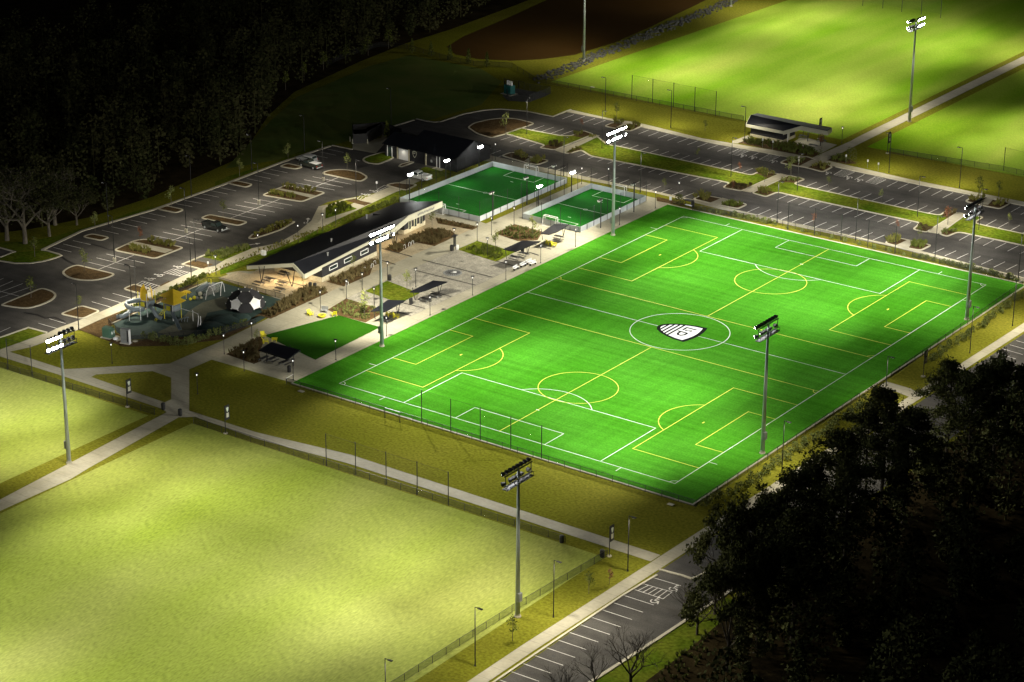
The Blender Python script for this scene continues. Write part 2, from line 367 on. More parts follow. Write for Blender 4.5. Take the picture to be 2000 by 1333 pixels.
psheet('sidewalk', [(1115, 215), (1190, 232), (1243, 239.5), (1372, 271), (1540, 299), (1562, 304), (1615, 314), (1780, 351.5), (2000, 395), (2300, 462), (2300, 470), (2000, 402.5), (1736, 349), (1630, 326), (1540, 307), (1397, 281.5), (1253, 248.5), (1186, 234.5), (1107, 219.5)], CZ, M['concrete'])
psheet('path', [(2300, -42), (2000, 110), (1680, 266), (1660, 277), (1589, 307.5), (1562, 324), (1579, 329), (1615, 314), (1680, 281), (2000, 124), (2300, -22)], CZ+.004, M['concrete'])
psheet('path', K8(1430, 190)((0, 690), (250, 600), (290, 650), (90, 730), (0, 720)), CZ+.004, M['concrete'])
psheet('pavement', K8(1430, 190)((880, 760), (1060, 640), (1200, 650), (1640, 750), (1390, 880), (1000, 800)), CZ+.004, M['plaza'])
# ---- asphalt
AZ = .02
asph = GP([(-160, 560), (-160, 748), (0, 683), (50, 662), (93, 651), (112, 642), (150, 628), (198, 609), (237, 592), (271.5, 576.5), (300, 567.5), (314, 560), (355, 540.5), (373, 533.5), (388, 526), (420, 520), (440, 508), (491, 486), (545, 475), (580, 455), (608, 432), (622, 404), (640, 395), (735, 377), (830, 335), (900, 306), (949, 302), (1045, 324.5), (1240, 366), (1351, 390), (1480, 420), (1726, 475), (1796, 490), (2000, 543), (2300, 625), (2300, 470), (2000, 402.5), (1736, 349), (1630, 326), (1540, 307), (1397, 281.5), (1253, 248.5), (1186, 234.5), (1107, 219.5), (1080, 229), (1027.5, 218), (977.5, 214), (940, 217.5), (905, 224), (861, 238), (849, 239), (814, 233.5), (808, 236), (745, 254), (760, 270), (690, 292), (645, 285), (550, 318), (438, 361), (299, 411), (160, 452), (83, 489), (117, 498), (120, 501), (100, 509), (60, 515), (20, 513), (0, 509), (27, 491), (0, 484), (-160, 440)])
struct(MB().flat(asph, AZ).sheet('parking_lot', M['asphalt']))
sheet('road', [(49.3, -260), (58.6, -260), (58.6, -116), (59.4, -100), (60.2, -79), (60.6, -70), (61.5, -60), (61.5, 70), (51.8, 70), (49.6, -45), (48.6, -81)], AZ, M['asphalt'])
psheet('pavement', K8(670, 220)((150, 580), (510, 645), (765, 365), (620, 290), (600, 400), (150, 480)), CZ, M['concrete'])

# ---- raised kerbs (0.14 m) and islands
KB = MB()
def kerb(pts, w=.42, h=.14, closed=False, px=True):
    P = GP(pts) if px else [Vector((p[0], p[1], 0)) for p in pts]
    P = [Vector((p.x, p.y)) for p in P]
    n = len(P); L = []; Q = []
    for i in range(n):
        a = (P[i]-P[i-1]) if (i or closed) else P[1]-P[0]; b = (P[(i+1) % n]-P[i]) if (i < n-1 or closed) else P[-1]-P[-2]
        a = a.normalized(); b = b.normalized(); na = Vector((-a.y, a.x)); nb = Vector((-b.y, b.x)); m_ = (na+nb)
        m_ = m_.normalized() if m_.length > 1e-6 else na
        k = w/2/max(.45, m_.dot(na)); L.append(P[i]+m_*k); Q.append(P[i]-m_*k)
    vs = []
    for i in range(n): vs += [(L[i].x, L[i].y, -.02), (L[i].x, L[i].y, h), (Q[i].x, Q[i].y, h), (Q[i].x, Q[i].y, -.02)]
    fs = []
    for i in range(n if closed else n-1):
        j = (i+1) % n
        for k in range(3): fs.append((i*4+k, j*4+k, j*4+k+1, i*4+k+1))
    if not closed: fs += [(0, 1, 2, 3), (n*4-1, n*4-2, n*4-3, n*4-4)]
    KB.add(vs, fs)
def rounded(pts, r=1.1, k=4):
    """round the corners of a plan polygon given on the survey sheet"""
    P = [Vector((p.x, p.y)) for p in GP(pts)]; out = []
    for i in range(len(P)):
        a, b, c = P[i-1], P[i], P[(i+1) % len(P)]
        d = min(r, (a-b).length*.45, (c-b).length*.45); p, q = b+(a-b).normalized()*d, b+(c-b).normalized()*d
        for t in range(k+1):
            t /= k; out.append(p*(1-t)**2+b*2*t*(1-t)+q*t*t)
    return out
def inset(P, d):
    n = len(P); A = sum(P[i-1].x*P[i].y-P[i].x*P[i-1].y for i in range(n)); s = 1 if A > 0 else -1; out = []
    for i in range(n):
        a = (P[i]-P[i-1]).normalized(); b = (P[(i+1) % n]-P[i]).normalized(); na = Vector((-a.y, a.x))*s; nb = Vector((-b.y, b.x))*s
        m_ = (na+nb).normalized(); out.append(P[i]+m_*d/max(.5, m_.dot(na)))
    return out
def island(pts, m, r=1.1, bz=.11, name='planting_bed'):
    P = rounded(pts, r); C = inset(P, .21); kerb(C, closed=True, px=False)
    return sheet(name, inset(P, .40), bz, m)
# west car park islands
i6 = K6(0, 400); j6 = K6(250, 340); l6 = K6(450, 240)
island(i6((795, 890), (870, 830), (1000, 785), (1520, 910), (1400, 965), (1200, 1000), (1000, 990), (860, 950)), M['mulch'], 1.5)
island(i6((0, 1315), (60, 1285), (545, 1085), (690, 1130), (745, 1180), (700, 1240), (560, 1310), (380, 1360), (200, 1350)), M['mulch'], 1.5)
island(i6((1060, 425), (1190, 380), (1440, 430), (1320, 480)), M['mulch'])
island(j6((370, 465), (495, 415), (745, 470), (630, 518)), M['mulch'])
island(j6((1280, 128), (1400, 88), (1640, 140), (1540, 185)), M['mulch'])
island(l6((-100, 800), (70, 755), (305, 810), (190, 852)), M['mulch']) if False else None
island(l6((625, 575), (740, 530), (960, 580), (850, 615)), M['mulch'])
island(j6((-200, 1000), (80, 870), (240, 850), (740, 965), (350, 1115)), M['mulch'])
island(l6((400, 950), (720, 815), (1250, 915), (930, 1040)), M['mulch'])
island(j6((930, 580), (1060, 530), (1575, 630), (1440, 685)), M['mulch'])
island(l6((1165, 665), (1290, 620), (1500, 612), (1690, 645), (1805, 715), (1700, 778)), M['mulch'], 1.4)
psheet('path', j6((-40, 925), (90, 890), (590, 1000), (480, 1040)), .15, M['concrete'])
psheet('path', l6((610, 875), (640, 862), (1110, 955), (1040, 985)), .15, M['concrete'])
# south end islands by the sidewalk
j2 = K6(0, 560)
island(j2((770, 365), (1060, 248), (1320, 322), (1080, 432)), M['mulch'])
island(K8(200, 540)((305, 205), (500, 120), (800, 215), (600, 290)), M['mulch'])
psheet('lawn', j2((-60, 690), (370, 540), (610, 605), (0, 825), (-300, 940), (-300, 800)), .057, M['lawn'])
kerb(j2((-300, 800), (-60, 690), (370, 540), (610, 605)))
psheet('lawn', i6((0, 700), (180, 625), (540, 598), (770, 662), (720, 690), (560, 735), (400, 758), (200, 760), (0, 735)), .06, M['lawn'])
psheet('lawn', i6((-1000, 300), (-1000, 420), (0, 555), (190, 618), (300, 600), (540, 590), (1060, 420), (2000, 60), (2000, 10), (1000, 330), (700, 420), (300, 490), (0, 490)), .012, M['lawn'])
psheet('lawn', l6((-200, 830), (0, 745), (450, 570), (860, 440), (1330, 270), (1500, 240), (1000, 340), (400, 570), (0, 690), (-200, 770)), .012, M['lawn'])
# garden strips and islands at the park entrance
psheet('lawn', j6((960, 1085), (1010, 1040), (1580, 930), (1610, 975), (1220, 1140)), .057, M['lawn'])
kerb(j6((700, 1185), (1010, 1058)))
psheet('planting_bed', j6((735, 1175), (870, 1130), (1110, 1180), (985, 1235)), .06, M['mulch'])
kerb(j6((700, 1185), (930, 1240)))
island(j6((1555, 845), (1610, 790), (2000, 630), (2200, 620), (2000, 735), (1640, 855)), M['mulch'])
psheet('lawn', l6((1240, 1100), (1450, 1035), (1650, 1125), (1235, 1255)), .057, M['lawn'])
kerb(l6((1150, 1320), (1200, 1240), (1210, 1130), (1240, 1100), (1500, 1005), (1650, 980)))
psheet('planting_bed', l6((1505, 1020), (1600, 998), (1840, 1050), (1750, 1085)), .06, M['mulch'])
# verge between sidewalk and the main building
psheet('lawn', [(430, 526), (480, 506), (540, 486), (600, 460), (650, 434), (740, 391), (800, 365), (800, 384), (640, 452), (580, 482), (500, 512), (430, 538)], .057, M['lawn'])
psheet('planting_bed', [(60, 675), (150, 636), (250, 590), (330, 549), (345, 562), (405, 553), (222, 634), (212, 640), (252, 668), (440, 640), (490, 637), (436, 664), (330, 676), (240, 678), (155, 645)], .03, M['mulch'])
psheet('lawn', [(19, 688), (60, 675), (155, 645), (240, 678), (330, 677), (430, 662), (333, 711), (125, 722)], .02, M['ground'])
# long far kerbs
kerb([(83, 489), (160, 452), (299, 411), (438, 361), (550, 318), (645, 286)], .7)
kerb(l6((1325, 298), (1590, 352))); kerb(i6((540, 597), (600, 600), (770, 650), (800, 668), (720, 700), (560, 745), (400, 768), (200, 770), (0, 738), (-200, 690)))
kerb(i6((-200, 500), (0, 565), (190, 618), (0, 690)))
kerb(K8(670, 220)((600, 278), (1110, 122)), .5); kerb(K8(670, 220)((1145, 105), (1300, 140), (1430, 158), (1530, 148), (1880, 30), (2200, -30), (2460, -48), (2860, -15), (3280, 70), (3500, -20), (3560, -42)))
# grass island with its round end before the storage building
island(K8(670, 220)((290, 750), (340, 700), (660, 610), (820, 715), (560, 820), (380, 800)), M['lawn'], 1.5)
island(K8(670, 220)((855, 850), (900, 810), (1090, 765), (1120, 785), (920, 860)), M['mulch'], .5)
psheet('lawn', K8(670, 220)((1010, 975), (1290, 850), (1680, 960), (1430, 1050), (1230, 960)), .057, M['lawn'])
island(K8(670, 220)((650, 1140), (820, 1100), (1180, 1130), (1000, 1225), (900, 1210)), M['mulch'])
# north car park: round end, medians, crossing paths and planters
n8 = K8(940, 130); n6 = K6(940, 200); q6 = K6(1240, 240); r6 = K6(1480, 300); s6 = K6(1700, 330)
island([(912, 250), (925, 241), (955, 234), (985, 231), (1010, 233), (1046, 242), (1017, 253), (985, 264), (959, 271), (930, 262)], M['mulch'], 1.2)
def median(pts):
    P = rounded(pts, 1.0); kerb(inset(P, .21), .4, closed=True, px=False); sheet('median', inset(P, .4), .115, M['lawn'])
median(n8((350, 1058), (620, 962), (780, 1000), (1240, 1085), (1400, 1090), (1590, 1005), (1770, 1065), (1150, 1318), (890, 1278), (985, 1240), (490, 1092)))
median(n6((960, 640), (1490, 428))+q6((-350, 290), (-215, 308), (1385, 655), (1515, 685), (1600, 640), (1900, 672), (1390, 900), (1130, 850), (1225, 790), (-587, 440))+n6((1300, 632), (1140, 680)))
median(q6((1510, 918), (1990, 692))+r6((420, 290), (630, 340), (480, 400), (620, 437))+s6((750, 582), (900, 608), (960, 560), (1160, 572), (735, 838), (540, 792), (640, 712))+r6((390, 545), (260, 512), (110, 575)))
median(s6((880, 852), (1240, 592), (1490, 635), (1360, 708), (1500, 742), (2000, 850), (2700, 1020), (2700, 1170), (2000, 1010), (1150, 832), (1000, 893)))
for pts in (n6((955, 640), (1490, 430), (1545, 445), (1090, 665)), q6((1385, 898), (1890, 668), (1990, 690), (1510, 918)), s6((730, 835), (1150, 570), (1245, 598), (880, 855))):
    psheet('path', pts, .15, M['concrete'])
for pts in (n8((1420, 1090), (1600, 1020), (1740, 1068), (1560, 1120)), n8((920, 1270), (1060, 1225), (1290, 1250), (1150, 1305)), n6((1110, 660), (1250, 600), (1330, 610), (1150, 680)),
            q6((1560, 655), (1620, 625), (1860, 672), (1720, 730)), q6((1160, 845), (1240, 800), (1540, 830), (1390, 890)), q6((1540, 905), (1640, 860), (1840, 915), (1720, 960)), r6((260, 370), (330, 310), (590, 345), (470, 390)),
            s6((920, 600), (980, 560), (1150, 580), (1000, 660)), s6((570, 790), (650, 740), (860, 770), (740, 825)), s6((900, 845), (960, 800), (1130, 830), (1000, 880)), s6((1380, 690), (1450, 630), (1480, 640), (1400, 705))):
    psheet('planting_bed', pts, .13, M['mulch'])
def planter(pts, path_pts):
    island(pts, M['mulch']); psheet('path', path_pts, .15, M['concrete'])
planter(n6((1590, 318), (1700, 268), (2000, 290), (2120, 310), (1940, 388)), n6((1750, 335), (1900, 262), (2010, 272), (1850, 350)))
planter(r6((275, 128), (345, 88), (640, 40), (990, 178), (850, 252), (640, 195)), r6((540, 172), (700, 90), (900, 95), (650, 190)))
planter(s6((1220, 430), (1290, 385), (1510, 365), (1840, 455), (1690, 533), (1460, 485)), s6((1400, 465), (1530, 375), (1620, 385), (1530, 480)))
planter(n6((250, 700), (400, 650), (660, 715), (900, 765), (730, 825), (560, 790)), n6((560, 770), (650, 712), (720, 725), (620, 790)))
planter(q6((740, 1000), (880, 940), (1140, 990), (1480, 1068), (1350, 1130), (1000, 1060)), q6((960, 1058), (1140, 985), (1250, 1015), (1090, 1085)))
planter(s6((170, 970), (330, 895), (500, 930), (810, 1000), (660, 1075), (320, 1010)), s6((330, 1005), (490, 930), (580, 945), (480, 1050)))
kerb([(2300, 462+9), (2000, 403), (1736, 350), (1632, 327)], .3); kerb([(1540, 308), (1397, 282.5), (1253, 249.5)], .3)
# east road edge
kerb([(48.2, -260), (48.3, -113), (48.5, -92), (49.0, -84)], .35, px=False); kerb([(58.7, -260), (58.7, -116), (59.5, -100), (60.3, -79)], .5, px=False)
kerb(K4(1000, 1000)((1150, 452), (1250, 480), (1330, 500), (1400, 525), (1440, 515), (1520, 470)), .45)
struct(KB.build('kerb', M['kerb']))
psheet('planting_bed', K8(1430, 190)((90, 720), (290, 650), (1030, 740), (1390, 880), (1280, 940), (900, 880)), .05, M['mulch'])
psheet('planting_bed', K8(1430, 190)((1480, 990), (1700, 900), (1950, 1040), (1790, 1050)), .05, M['mulch'])

# ---- painted markings of the car parks
PM = MB(); OM = MB(); og = random.Random(4); PZ = .035
def line(a, b, w=.13): 
    p, q = G(*a), G(*b); PM.strip([p, q], w, PZ)
def row(a0, b0, a1, b1, n, w=.13):
    """n stall lines evenly set out on the ground between a first and a last one"""
    A0, B0, A1, B1 = G(*a0), G(*b0), G(*a1), G(*b1)
    for i in range(n):
        t = i/max(1, n-1); PM.strip([A0.lerp(A1, t), B0.lerp(B1, t)], w, PZ)
        if n > 2 and og.random() < .5:      # drip stains where engines stand
            t2 = t+.5/max(1, n-1); c = A0.lerp(A1, t2).lerp(B0.lerp(B1, t2), og.uniform(.2, .8)); r_ = og.uniform(.2, .55)
            OM.flat([(c.x+r_*og.uniform(.6, 1.2)*math.cos(k*.7), c.y+r_*og.uniform(.6, 1.2)*math.sin(k*.7)) for k in range(9)], .026+og.random()*.004)
def rw(c0, a0, b0, c1, a1, b1, n): row(*c0(a0, b0), *c1(a1, b1), n)
rw(i6, (695, 560), (930, 620), i6, (950, 470), (1180, 523), 3)
rw(i6, (1325, 335), (1545, 385), j6, (275, 515), (490, 560), 6)
rw(j6, (625, 390), (840, 430), j6, (1195, 180), (1410, 225), 6)
rw(l6, (213, 730), (410, 770), l6, (520, 610), (745, 655), 4)
rw(l6, (885, 500), (1060, 535), l6, (1265, 345), (1475, 390), 5)
rw(i6, (1385, 645), (1885, 765), i6, (1125, 745), (1635, 870), 3); line(*i6((1745, 660), (1275, 850)))
rw(j6, (335, 805), (850, 915), j6, (805, 625), (1325, 720), 5); line(*j6((540, 885), (970, 715)))
rw(j6, (1170, 490), (1680, 590), l6, (295, 990), (805, 1080), 5); line(j6((1330, 580))[0], l6((640, 1000))[0])
rw(l6, (850, 785), (1360, 880), l6, (1070, 705), (1575, 805), 3); line(*l6((1060, 850), (1420, 710)))
rw(j2, (1195, 200), (1440, 270), j2, (1465, 90), (1700, 155), 3); rw(j2, (640, 420), (855, 485), j2, (500, 480), (745, 550), 2)
line(*j2((0, 595), (135, 535))); line(*j2((-140, 655), (0, 595)))
rw(i6, (-130, 1050), (45, 960), i6, (0, 1215), (425, 1065), 4); line(*i6((0, 1130), (250, 1195)))
rw(n8, (1450, 755), (1265, 825), n8, (1940, 845), (1755, 915), 4)
rw(q6, (185, 95), (45, 150), q6, (1235, 315), (1075, 375), 9); line(*q6((1620, 390), (1480, 455)))
rw(s6, (355, 165), (215, 235), s6, (1225, 340), (1090, 410), 7); line(*r6((1390, 275), (1260, 345)))
rw(s6, (1955, 495), (1830, 565), s6, (2225, 560), (2090, 630), 3)
rw(n8, (985, 925), (780, 1000), n8, (1435, 1005), (1230, 1080), 4)
rw(q6, (-215, 240), (-365, 296), q6, (1535, 597), (1385, 655), 14)
rw(r6, (770, 375), (620, 435), s6, (890, 515), (750, 580), 12)
rw(s6, (1640, 665), (1500, 740), s6, (2100, 775), (1965, 850), 4)
rw(n8, (490, 1095), (300, 1155), n8, (935, 1185), (750, 1250), 4)
rw(n6, (1415, 655), (1255, 715), q6, (1150, 765), (1000, 825), 14)
rw(r6, (390, 545), (240, 610), s6, (530, 700), (390, 765), 12)
rw(s6, (1290, 860), (1155, 935), s6, (2090, 1040), (1945, 1110), 6)
rw(n6, (130, 600), (-20, 660), n6, (375, 660), (220, 715), 3)
rw(n6, (970, 815), (830, 870), q6, (770, 915), (605, 980), 14)
rw(q6, (1620, 1100), (1460, 1170), r6, (1650, 1065), (1500, 1130), 12)
rw(s6, (960, 1035), (810, 1100), s6, (2075, 1287), (1930, 1360), 8)
k7 = K4(1000, 1000)
rw(k7, (-205, 1375), (20, 1455), k7, (875, 655), (1108, 730), 13); line(*k7((1100, 515), (1320, 580)))
rw(K4(1500, 666), (1940, 0), (2100, 45), K4(1500, 666), (1730, 130), (1880, 175), 5)
rw(K4(1500, 666), (600, 930), (740, 975), K4(1500, 666), (540, 990), (680, 1035), 2)
def hatch(p, n):
    """access aisle: outlined box with cross bars; p = far-side pair then near-side pair"""
    A, B, C, D = [G(*x) for x in p]
    PM.strip([A, B, C, D], .13, PZ+.001, closed=True)
    for i in range(1, n): PM.strip([A.lerp(B, i/n), D.lerp(C, (i)/n)], .13, PZ+.002)
hatch(K8(200, 540)((630, 78), (900, 155), (795, 212), (530, 132)), 6)
hatch(j6((590, 1240), (815, 1290), (700, 1335), (465, 1290)), 6)
hatch(l6((1690, 955), (1915, 1008), (1850, 1050), (1650, 995)), 6)
hatch(K8(670, 220)((650, 1140), (900, 1215), (770, 1260), (530, 1205)), 5)
hatch(q6((1385, 330), (1220, 400), (1340, 430), (1495, 365)), 6); hatch(q6((1755, 410), (1620, 480), (1755, 505), (1890, 440)), 6)
hatch(r6((1100, 215), (990, 280), (1120, 310), (1260, 245)), 6); hatch(r6((1530, 305), (1405, 375), (1540, 405), (1670, 345)), 6)
hatch(k7((1030, 565), (1250, 628), (1180, 682), (945, 605)), 6)
def wheel_sign(px, py, rz, s=1.0):
    """painted wheelchair symbol"""
    c = G(px, py); X = Vector((math.cos(rz), math.sin(rz), 0)); Y = Vector((-math.sin(rz), math.cos(rz), 0))
    w = lambda a, b: c+X*a*s+Y*b*s
    PM.strip([w(.42*math.cos(t), .42*math.sin(t)-.1) for t in [R(150+i*25) for i in range(10)]], .14*s, PZ+.003)
    PM.strip([w(-.05, .75), w(-.05, .1), w(.45, .1), w(.7, -.5)], .16*s, PZ+.004)
    PM.strip([w(-.05, .5), w(.35, .5)], .12*s, PZ+.005)
    PM.strip([w(-.05+.1*math.cos(t), .95+.1*math.sin(t)) for t in [R(i*60) for i in range(6)]], .16*s, PZ+.003, closed=True)
for p, a in ((K8(200, 540)((745, 48))[0], 90), (i6((1955, 975))[0], 90), (j6((660, 1218))[0], 90), (j6((410, 1325))[0], 90), (l6((1770, 943))[0], 90), (l6((1880, 897))[0], 90),
             (q6((1420, 432))[0], 180), (q6((1555, 457))[0], 180), (q6((1820, 507))[0], 180), (r6((925, 257))[0], 180), (r6((1195, 318))[0], 180), (r6((1335, 350))[0], 180), (k7((1260, 602))[0], 0), (k7((1115, 697))[0], 0)):
    wheel_sign(p[0], p[1], R(a), 1.25)
def arrow(px, py, rz, s=1.0):
    c = G(px, py); X = Vector((math.cos(rz), math.sin(rz), 0)); Y = Vector((-math.sin(rz), math.cos(rz), 0)); w = lambda a, b: c+X*a*s+Y*b*s
    PM.add([(*w(0, -.09).xy, PZ), (*w(1.3, -.09).xy, PZ), (*w(1.3, .09).xy, PZ), (*w(0, .09).xy, PZ)], [(0, 1, 2, 3)])
    PM.add([(*w(1.25, -.42).xy, PZ+.002), (*w(2.1, 0).xy, PZ+.002), (*w(1.25, .42).xy, PZ+.002)], [(0, 1, 2)])
    for k in (-.55, 0, .5): PM.strip([w(-.35, k-.12), w(-.35, k+.12), w(-1.0, k+.1), w(-1.0, k-.14)], .13, PZ+.002, closed=(k < 0))
arrow(601, 433.5, R(128), 1.15); arrow(487, 479, R(62), 1.15)
struct(PM.sheet('road_marking', M['white'])); struct(OM.sheet('road_patch', mat('oil_stain', (.022, .021, .019), .6, (.035, .033, .03), 2)))
# tar repairs
TM = MB()
for pts in (i6((1180, 512), (1330, 555), (1420, 590), (1500, 595)), i6((795, 678), (870, 730), (970, 780)), j2((310, 340), (480, 370), (590, 415), (700, 400), (850, 460))):
    TM.strip(GP(pts), .5, .031)
struct(TM.sheet('road_patch', mat('fresh_tar', (.012, .011, .011), .7)))

# ================================================================ FOOTBALL PITCH
TZ = .05
TX0, TX1, TY0, TY1 = -41.1, 40.5, -60.6, 60.5
sheet('football_pitch', [(TX0, TY0), (TX1, TY0), (TX1, TY1), (TX0, TY1)], TZ, M['turf'])
cb = MB()
for a, b, c, d in ((TX0, TX1+.35, TY0-.35, TY0), (TX1, TX1+.35, TY0, TY1), (TX0, TX1+.35, TY1, TY1+.35)): cb.box(((a+b)/2, (c+d)/2, .03), (b-a, d-c, .16))
struct(cb.build('kerb', M['kerb']))
HW, HL = 34.343, 55.94; LZ = TZ+.02
LM = MB()
def ln(*p, w=.13, z=LZ, mb=None, closed=False): (mb or LM).strip(p, w, z, closed)
def arc(cx, cy, r, a0, a1, n=32): return [(cx+r*math.cos(R(a0+(a1-a0)*i/n)), cy+r*math.sin(R(a0+(a1-a0)*i/n))) for i in range(n+1)]
ln((-HW, -HL), (HW, -HL), (HW, HL), (-HW, HL), closed=True)
ln((-HW, 0), (-4.6, 0)); ln((3.8, 0), (HW, 0)); ln(*arc(0, 0, 9.15, 0, 360, 72)[:-1], closed=True, z=LZ+.003)
for s in (-1, 1):
    ln((-20.16, s*HL), (-20.16, s*(HL-16.46)), (20.16, s*(HL-16.46)), (20.16, s*HL), z=LZ+.004)
    ln((-9.16, s*HL), (-9.16, s*(HL-5.49)), (9.16, s*(HL-5.49)), (9.16, s*HL), z=LZ+.004)
    c = s*(HL-11); a = math.degrees(math.acos(5.46/9.15)); b = -90*s
    ln(*arc(0, c, 9.15, b-a, b+a, 24), z=LZ+.005); ln((-.3, c), (.3, c), w=.25, z=LZ+.009)
    for t in (-1, 1):
        a0 = {(-1, -1): 0, (1, -1): 90, (1, 1): 180, (-1, 1): 270}[(t, s)]
        ln(*arc(t*HW, s*HL, 1.0, a0, a0+90, 10), z=LZ+.005)
        ln((t*(HW-10.15), s*HL), (t*(HW-10.15), s*(HL+1.6)), z=LZ+.005); ln((t*HW, s*(HL-10.15)), (t*(HW+1.6), s*(HL-10.15)), z=LZ+.005)
struct(LM.sheet('pitch_marking', M['pitch_white']))
YM = MB(); YZ = LZ+.012
yl = lambda *p, z=YZ, **k: ln(*p, mb=YM, z=z, **k)
for s in (-1, 1):
    cy = s*32.85
    yl((-HW, s*9.6), (HW, s*9.6)); yl((0, s*9.6), (0, s*HL), z=YZ+.002); yl(*arc(0, cy, 6.95, 0, 360, 56)[:-1], closed=True, z=YZ+.003)
    for t in (-1, 1):
        yl((t*HW, cy-15.85), (t*21.65, cy-15.85), (t*21.65, cy+15.85), (t*HW, cy+15.85), z=YZ+.003)
        yl((t*HW, cy-8.4), (t*29.05, cy-8.4), (t*29.05, cy+8.4), (t*HW, cy+8.4), z=YZ+.003)
        b = 180 if t > 0 else 0
        yl(*arc(t*25.35, cy, 7.5, b-60.6, b+60.6, 24), z=YZ+.004); yl((t*25.35, cy-.35), (t*25.35, cy+.35), w=.25, z=YZ+.004)
        a0 = 0 if t < 0 else 180
        yl(*(arc(t*HW, s*9.6, 1.0, a0, a0+90*s*(1 if t < 0 else -1), 8)), z=YZ+.004)
struct(YM.sheet('pitch_marking', M['pitch_yellow']))
# crest painted on the centre spot: dark shield, white field, four bars and letters
SH = thing('painted_crest', 'black and white shield crest painted on the centre circle of the big green pitch', 'crest', (0, 0, 0)); SH['kind'] = 'thing'
v0 = -4.75; top = 3.25
def shield(k):
    half = [(v0, .0), (v0+.15, .75), (v0+.8, 1.75), (v0+2.2, 2.75), (v0+4.0, 3.55), (v0+6.0, 4.1), (top, 4.25)]
    topc = [(top+.75*math.sin(math.pi*i/8)+.0, 4.25-8.5*i/8) for i in range(1, 8)]
    P = half+topc+[(a, -b) for a, b in reversed(half)][:-1]
    c = (-.5, 0); return [((a-c[0])*k+c[0], (b-c[1])*k+c[1]+.15) for a, b in P]
o = MB().flat(shield(1.0), LZ+.025).sheet('crest_border', mat('crest_black', (.012, .014, .012), .95, spec=0), SH)
o = MB().flat(shield(.835), LZ+.032).sheet('crest_field', mat('crest_white', (.64, .66, .62), .9, (.70, .72, .68), 1, spec=0), SH)
bars = MB()
for vx, hb in ((-3.45, 1.95), (-2.6, 2.5), (-1.75, 2.88), (-.9, 3.2)): bars.strip([(vx, -hb+.15), (vx, hb+.15)], .40, LZ+.04)
bars.build('crest_bar', mat('crest_bar_black', (.012, .014, .012), .95, spec=0), SH)
lt = MB(); L_ = lambda *p, w=.3: lt.strip(p, w, LZ+.04)
L_((2.15, 2.35), (.05, 2.35), (.05, .95), w=.40); L_((1.55, .78), (1.7, 1.15), (1.55, 1.5), (1.25, 1.35), (1.0, .95), (.72, .85), (.6, 1.15), (.75, 1.5), w=.22)
L_((-.45, -.0), (1.75, -.0), w=.40); L_((1.6, -.1), (1.6, -1.0), (1.2, -1.6), (.6, -1.6), (.2, -1.0), (.2, -.1), w=.40)
lt.build('crest_letter', mat('crest_letter_black', (.012, .014, .012), .95, spec=0), SH)

# ---- small caged pitches
P1 = [Vector((-87.2, 27.6)), Vector((-66.4, 27.8)), Vector((-66.6, 59.8)), Vector((-86.6, 59.8))]
P2 = [Vector((-60.4, 34.8)), Vector((-45.9, 34.6)), Vector((-46.2, 59.8)), Vector((-60.2, 59.8))]
for P in (P1, P2):
    sheet('small_pitch', P, CZ+.02, M['turf_dark'])
    mm = MB(); mid0 = (P[0]+P[3])/2; mid1 = (P[1]+P[2])/2; mm.strip([mid0, mid1], .16, CZ+.04)
    for e, (a, b) in ((1, (P[0], P[1])), (-1, (P[3], P[2]))):
        c = (a+b)/2; d = (b-a).normalized(); q = Vector((-d.y, d.x))*e
        mm.strip([c-d*4, c-d*4+q*4, c+d*4+q*4, c+d*4], .16, CZ+.041); mm.strip([c+q*6.5-d*.4, c+q*6.5+d*.4], .2, CZ+.04)
    c = (mid0+mid1)/2; mm.strip([c+Vector((math.cos(R(i*15)), math.sin(R(i*15))))*.4 for i in range(24)], .14, CZ+.043, closed=True)
    struct(mm.sheet('pitch_marking', M['pitch_white']))
# ---- plaza beds and lawns
bz = CZ+.03
def bed(pts, m='mulch', name='planting_bed'): return psheet(name, pts, bz, M[m])
BEDS = {
 'A': K8(600, 440)((300, 890), (570, 965), (980, 785), (1030, 640), (1180, 590), (1060, 530), (1000, 545)),
 'B': K8(720, 340)((240, 1180), (470, 1240), (740, 1075), (1030, 1135), (1380, 970), (1290, 890), (1080, 860), (960, 860), (430, 1090)),
 'C': K8(400, 480)((1200, 870), (1560, 660), (1880, 690), (1930, 740), (1030, 1150), (870, 1100), (740, 1130), (640, 1290), (560, 1240)),
 'E': K8(850, 400)((1240, 310), (930, 455), (1290, 575), (1600, 560), (1680, 430)),
 'G': [(676, 584), (640, 606), (661, 617), (714, 631), (756, 608)],
 'H': [(441, 693), (480, 672), (513, 656), (516, 668), (506, 690), (511, 706), (496, 712)],
 'J': K8(720, 340)((1080, 780), (1620, 880), (1720, 830), (1050, 690)),
 'N': K8(1150, 320)((1060, 520), (1400, 600), (1500, 640), (1440, 660), (1060, 590)),
}
for k, pts in BEDS.items(): bed(pts)
bed(K8(850, 400)((655, 572), (340, 705), (950, 900), (1250, 745)), 'lawn', 'lawn'); bed(K8(700, 520)((450, 235), (100, 395), (650, 590), (960, 430)), 'lawn', 'lawn')
LAWN = [(661, 617), (743, 640), (616, 704), (516, 656)]
bed(LAWN, 'play_turf', 'lawn')
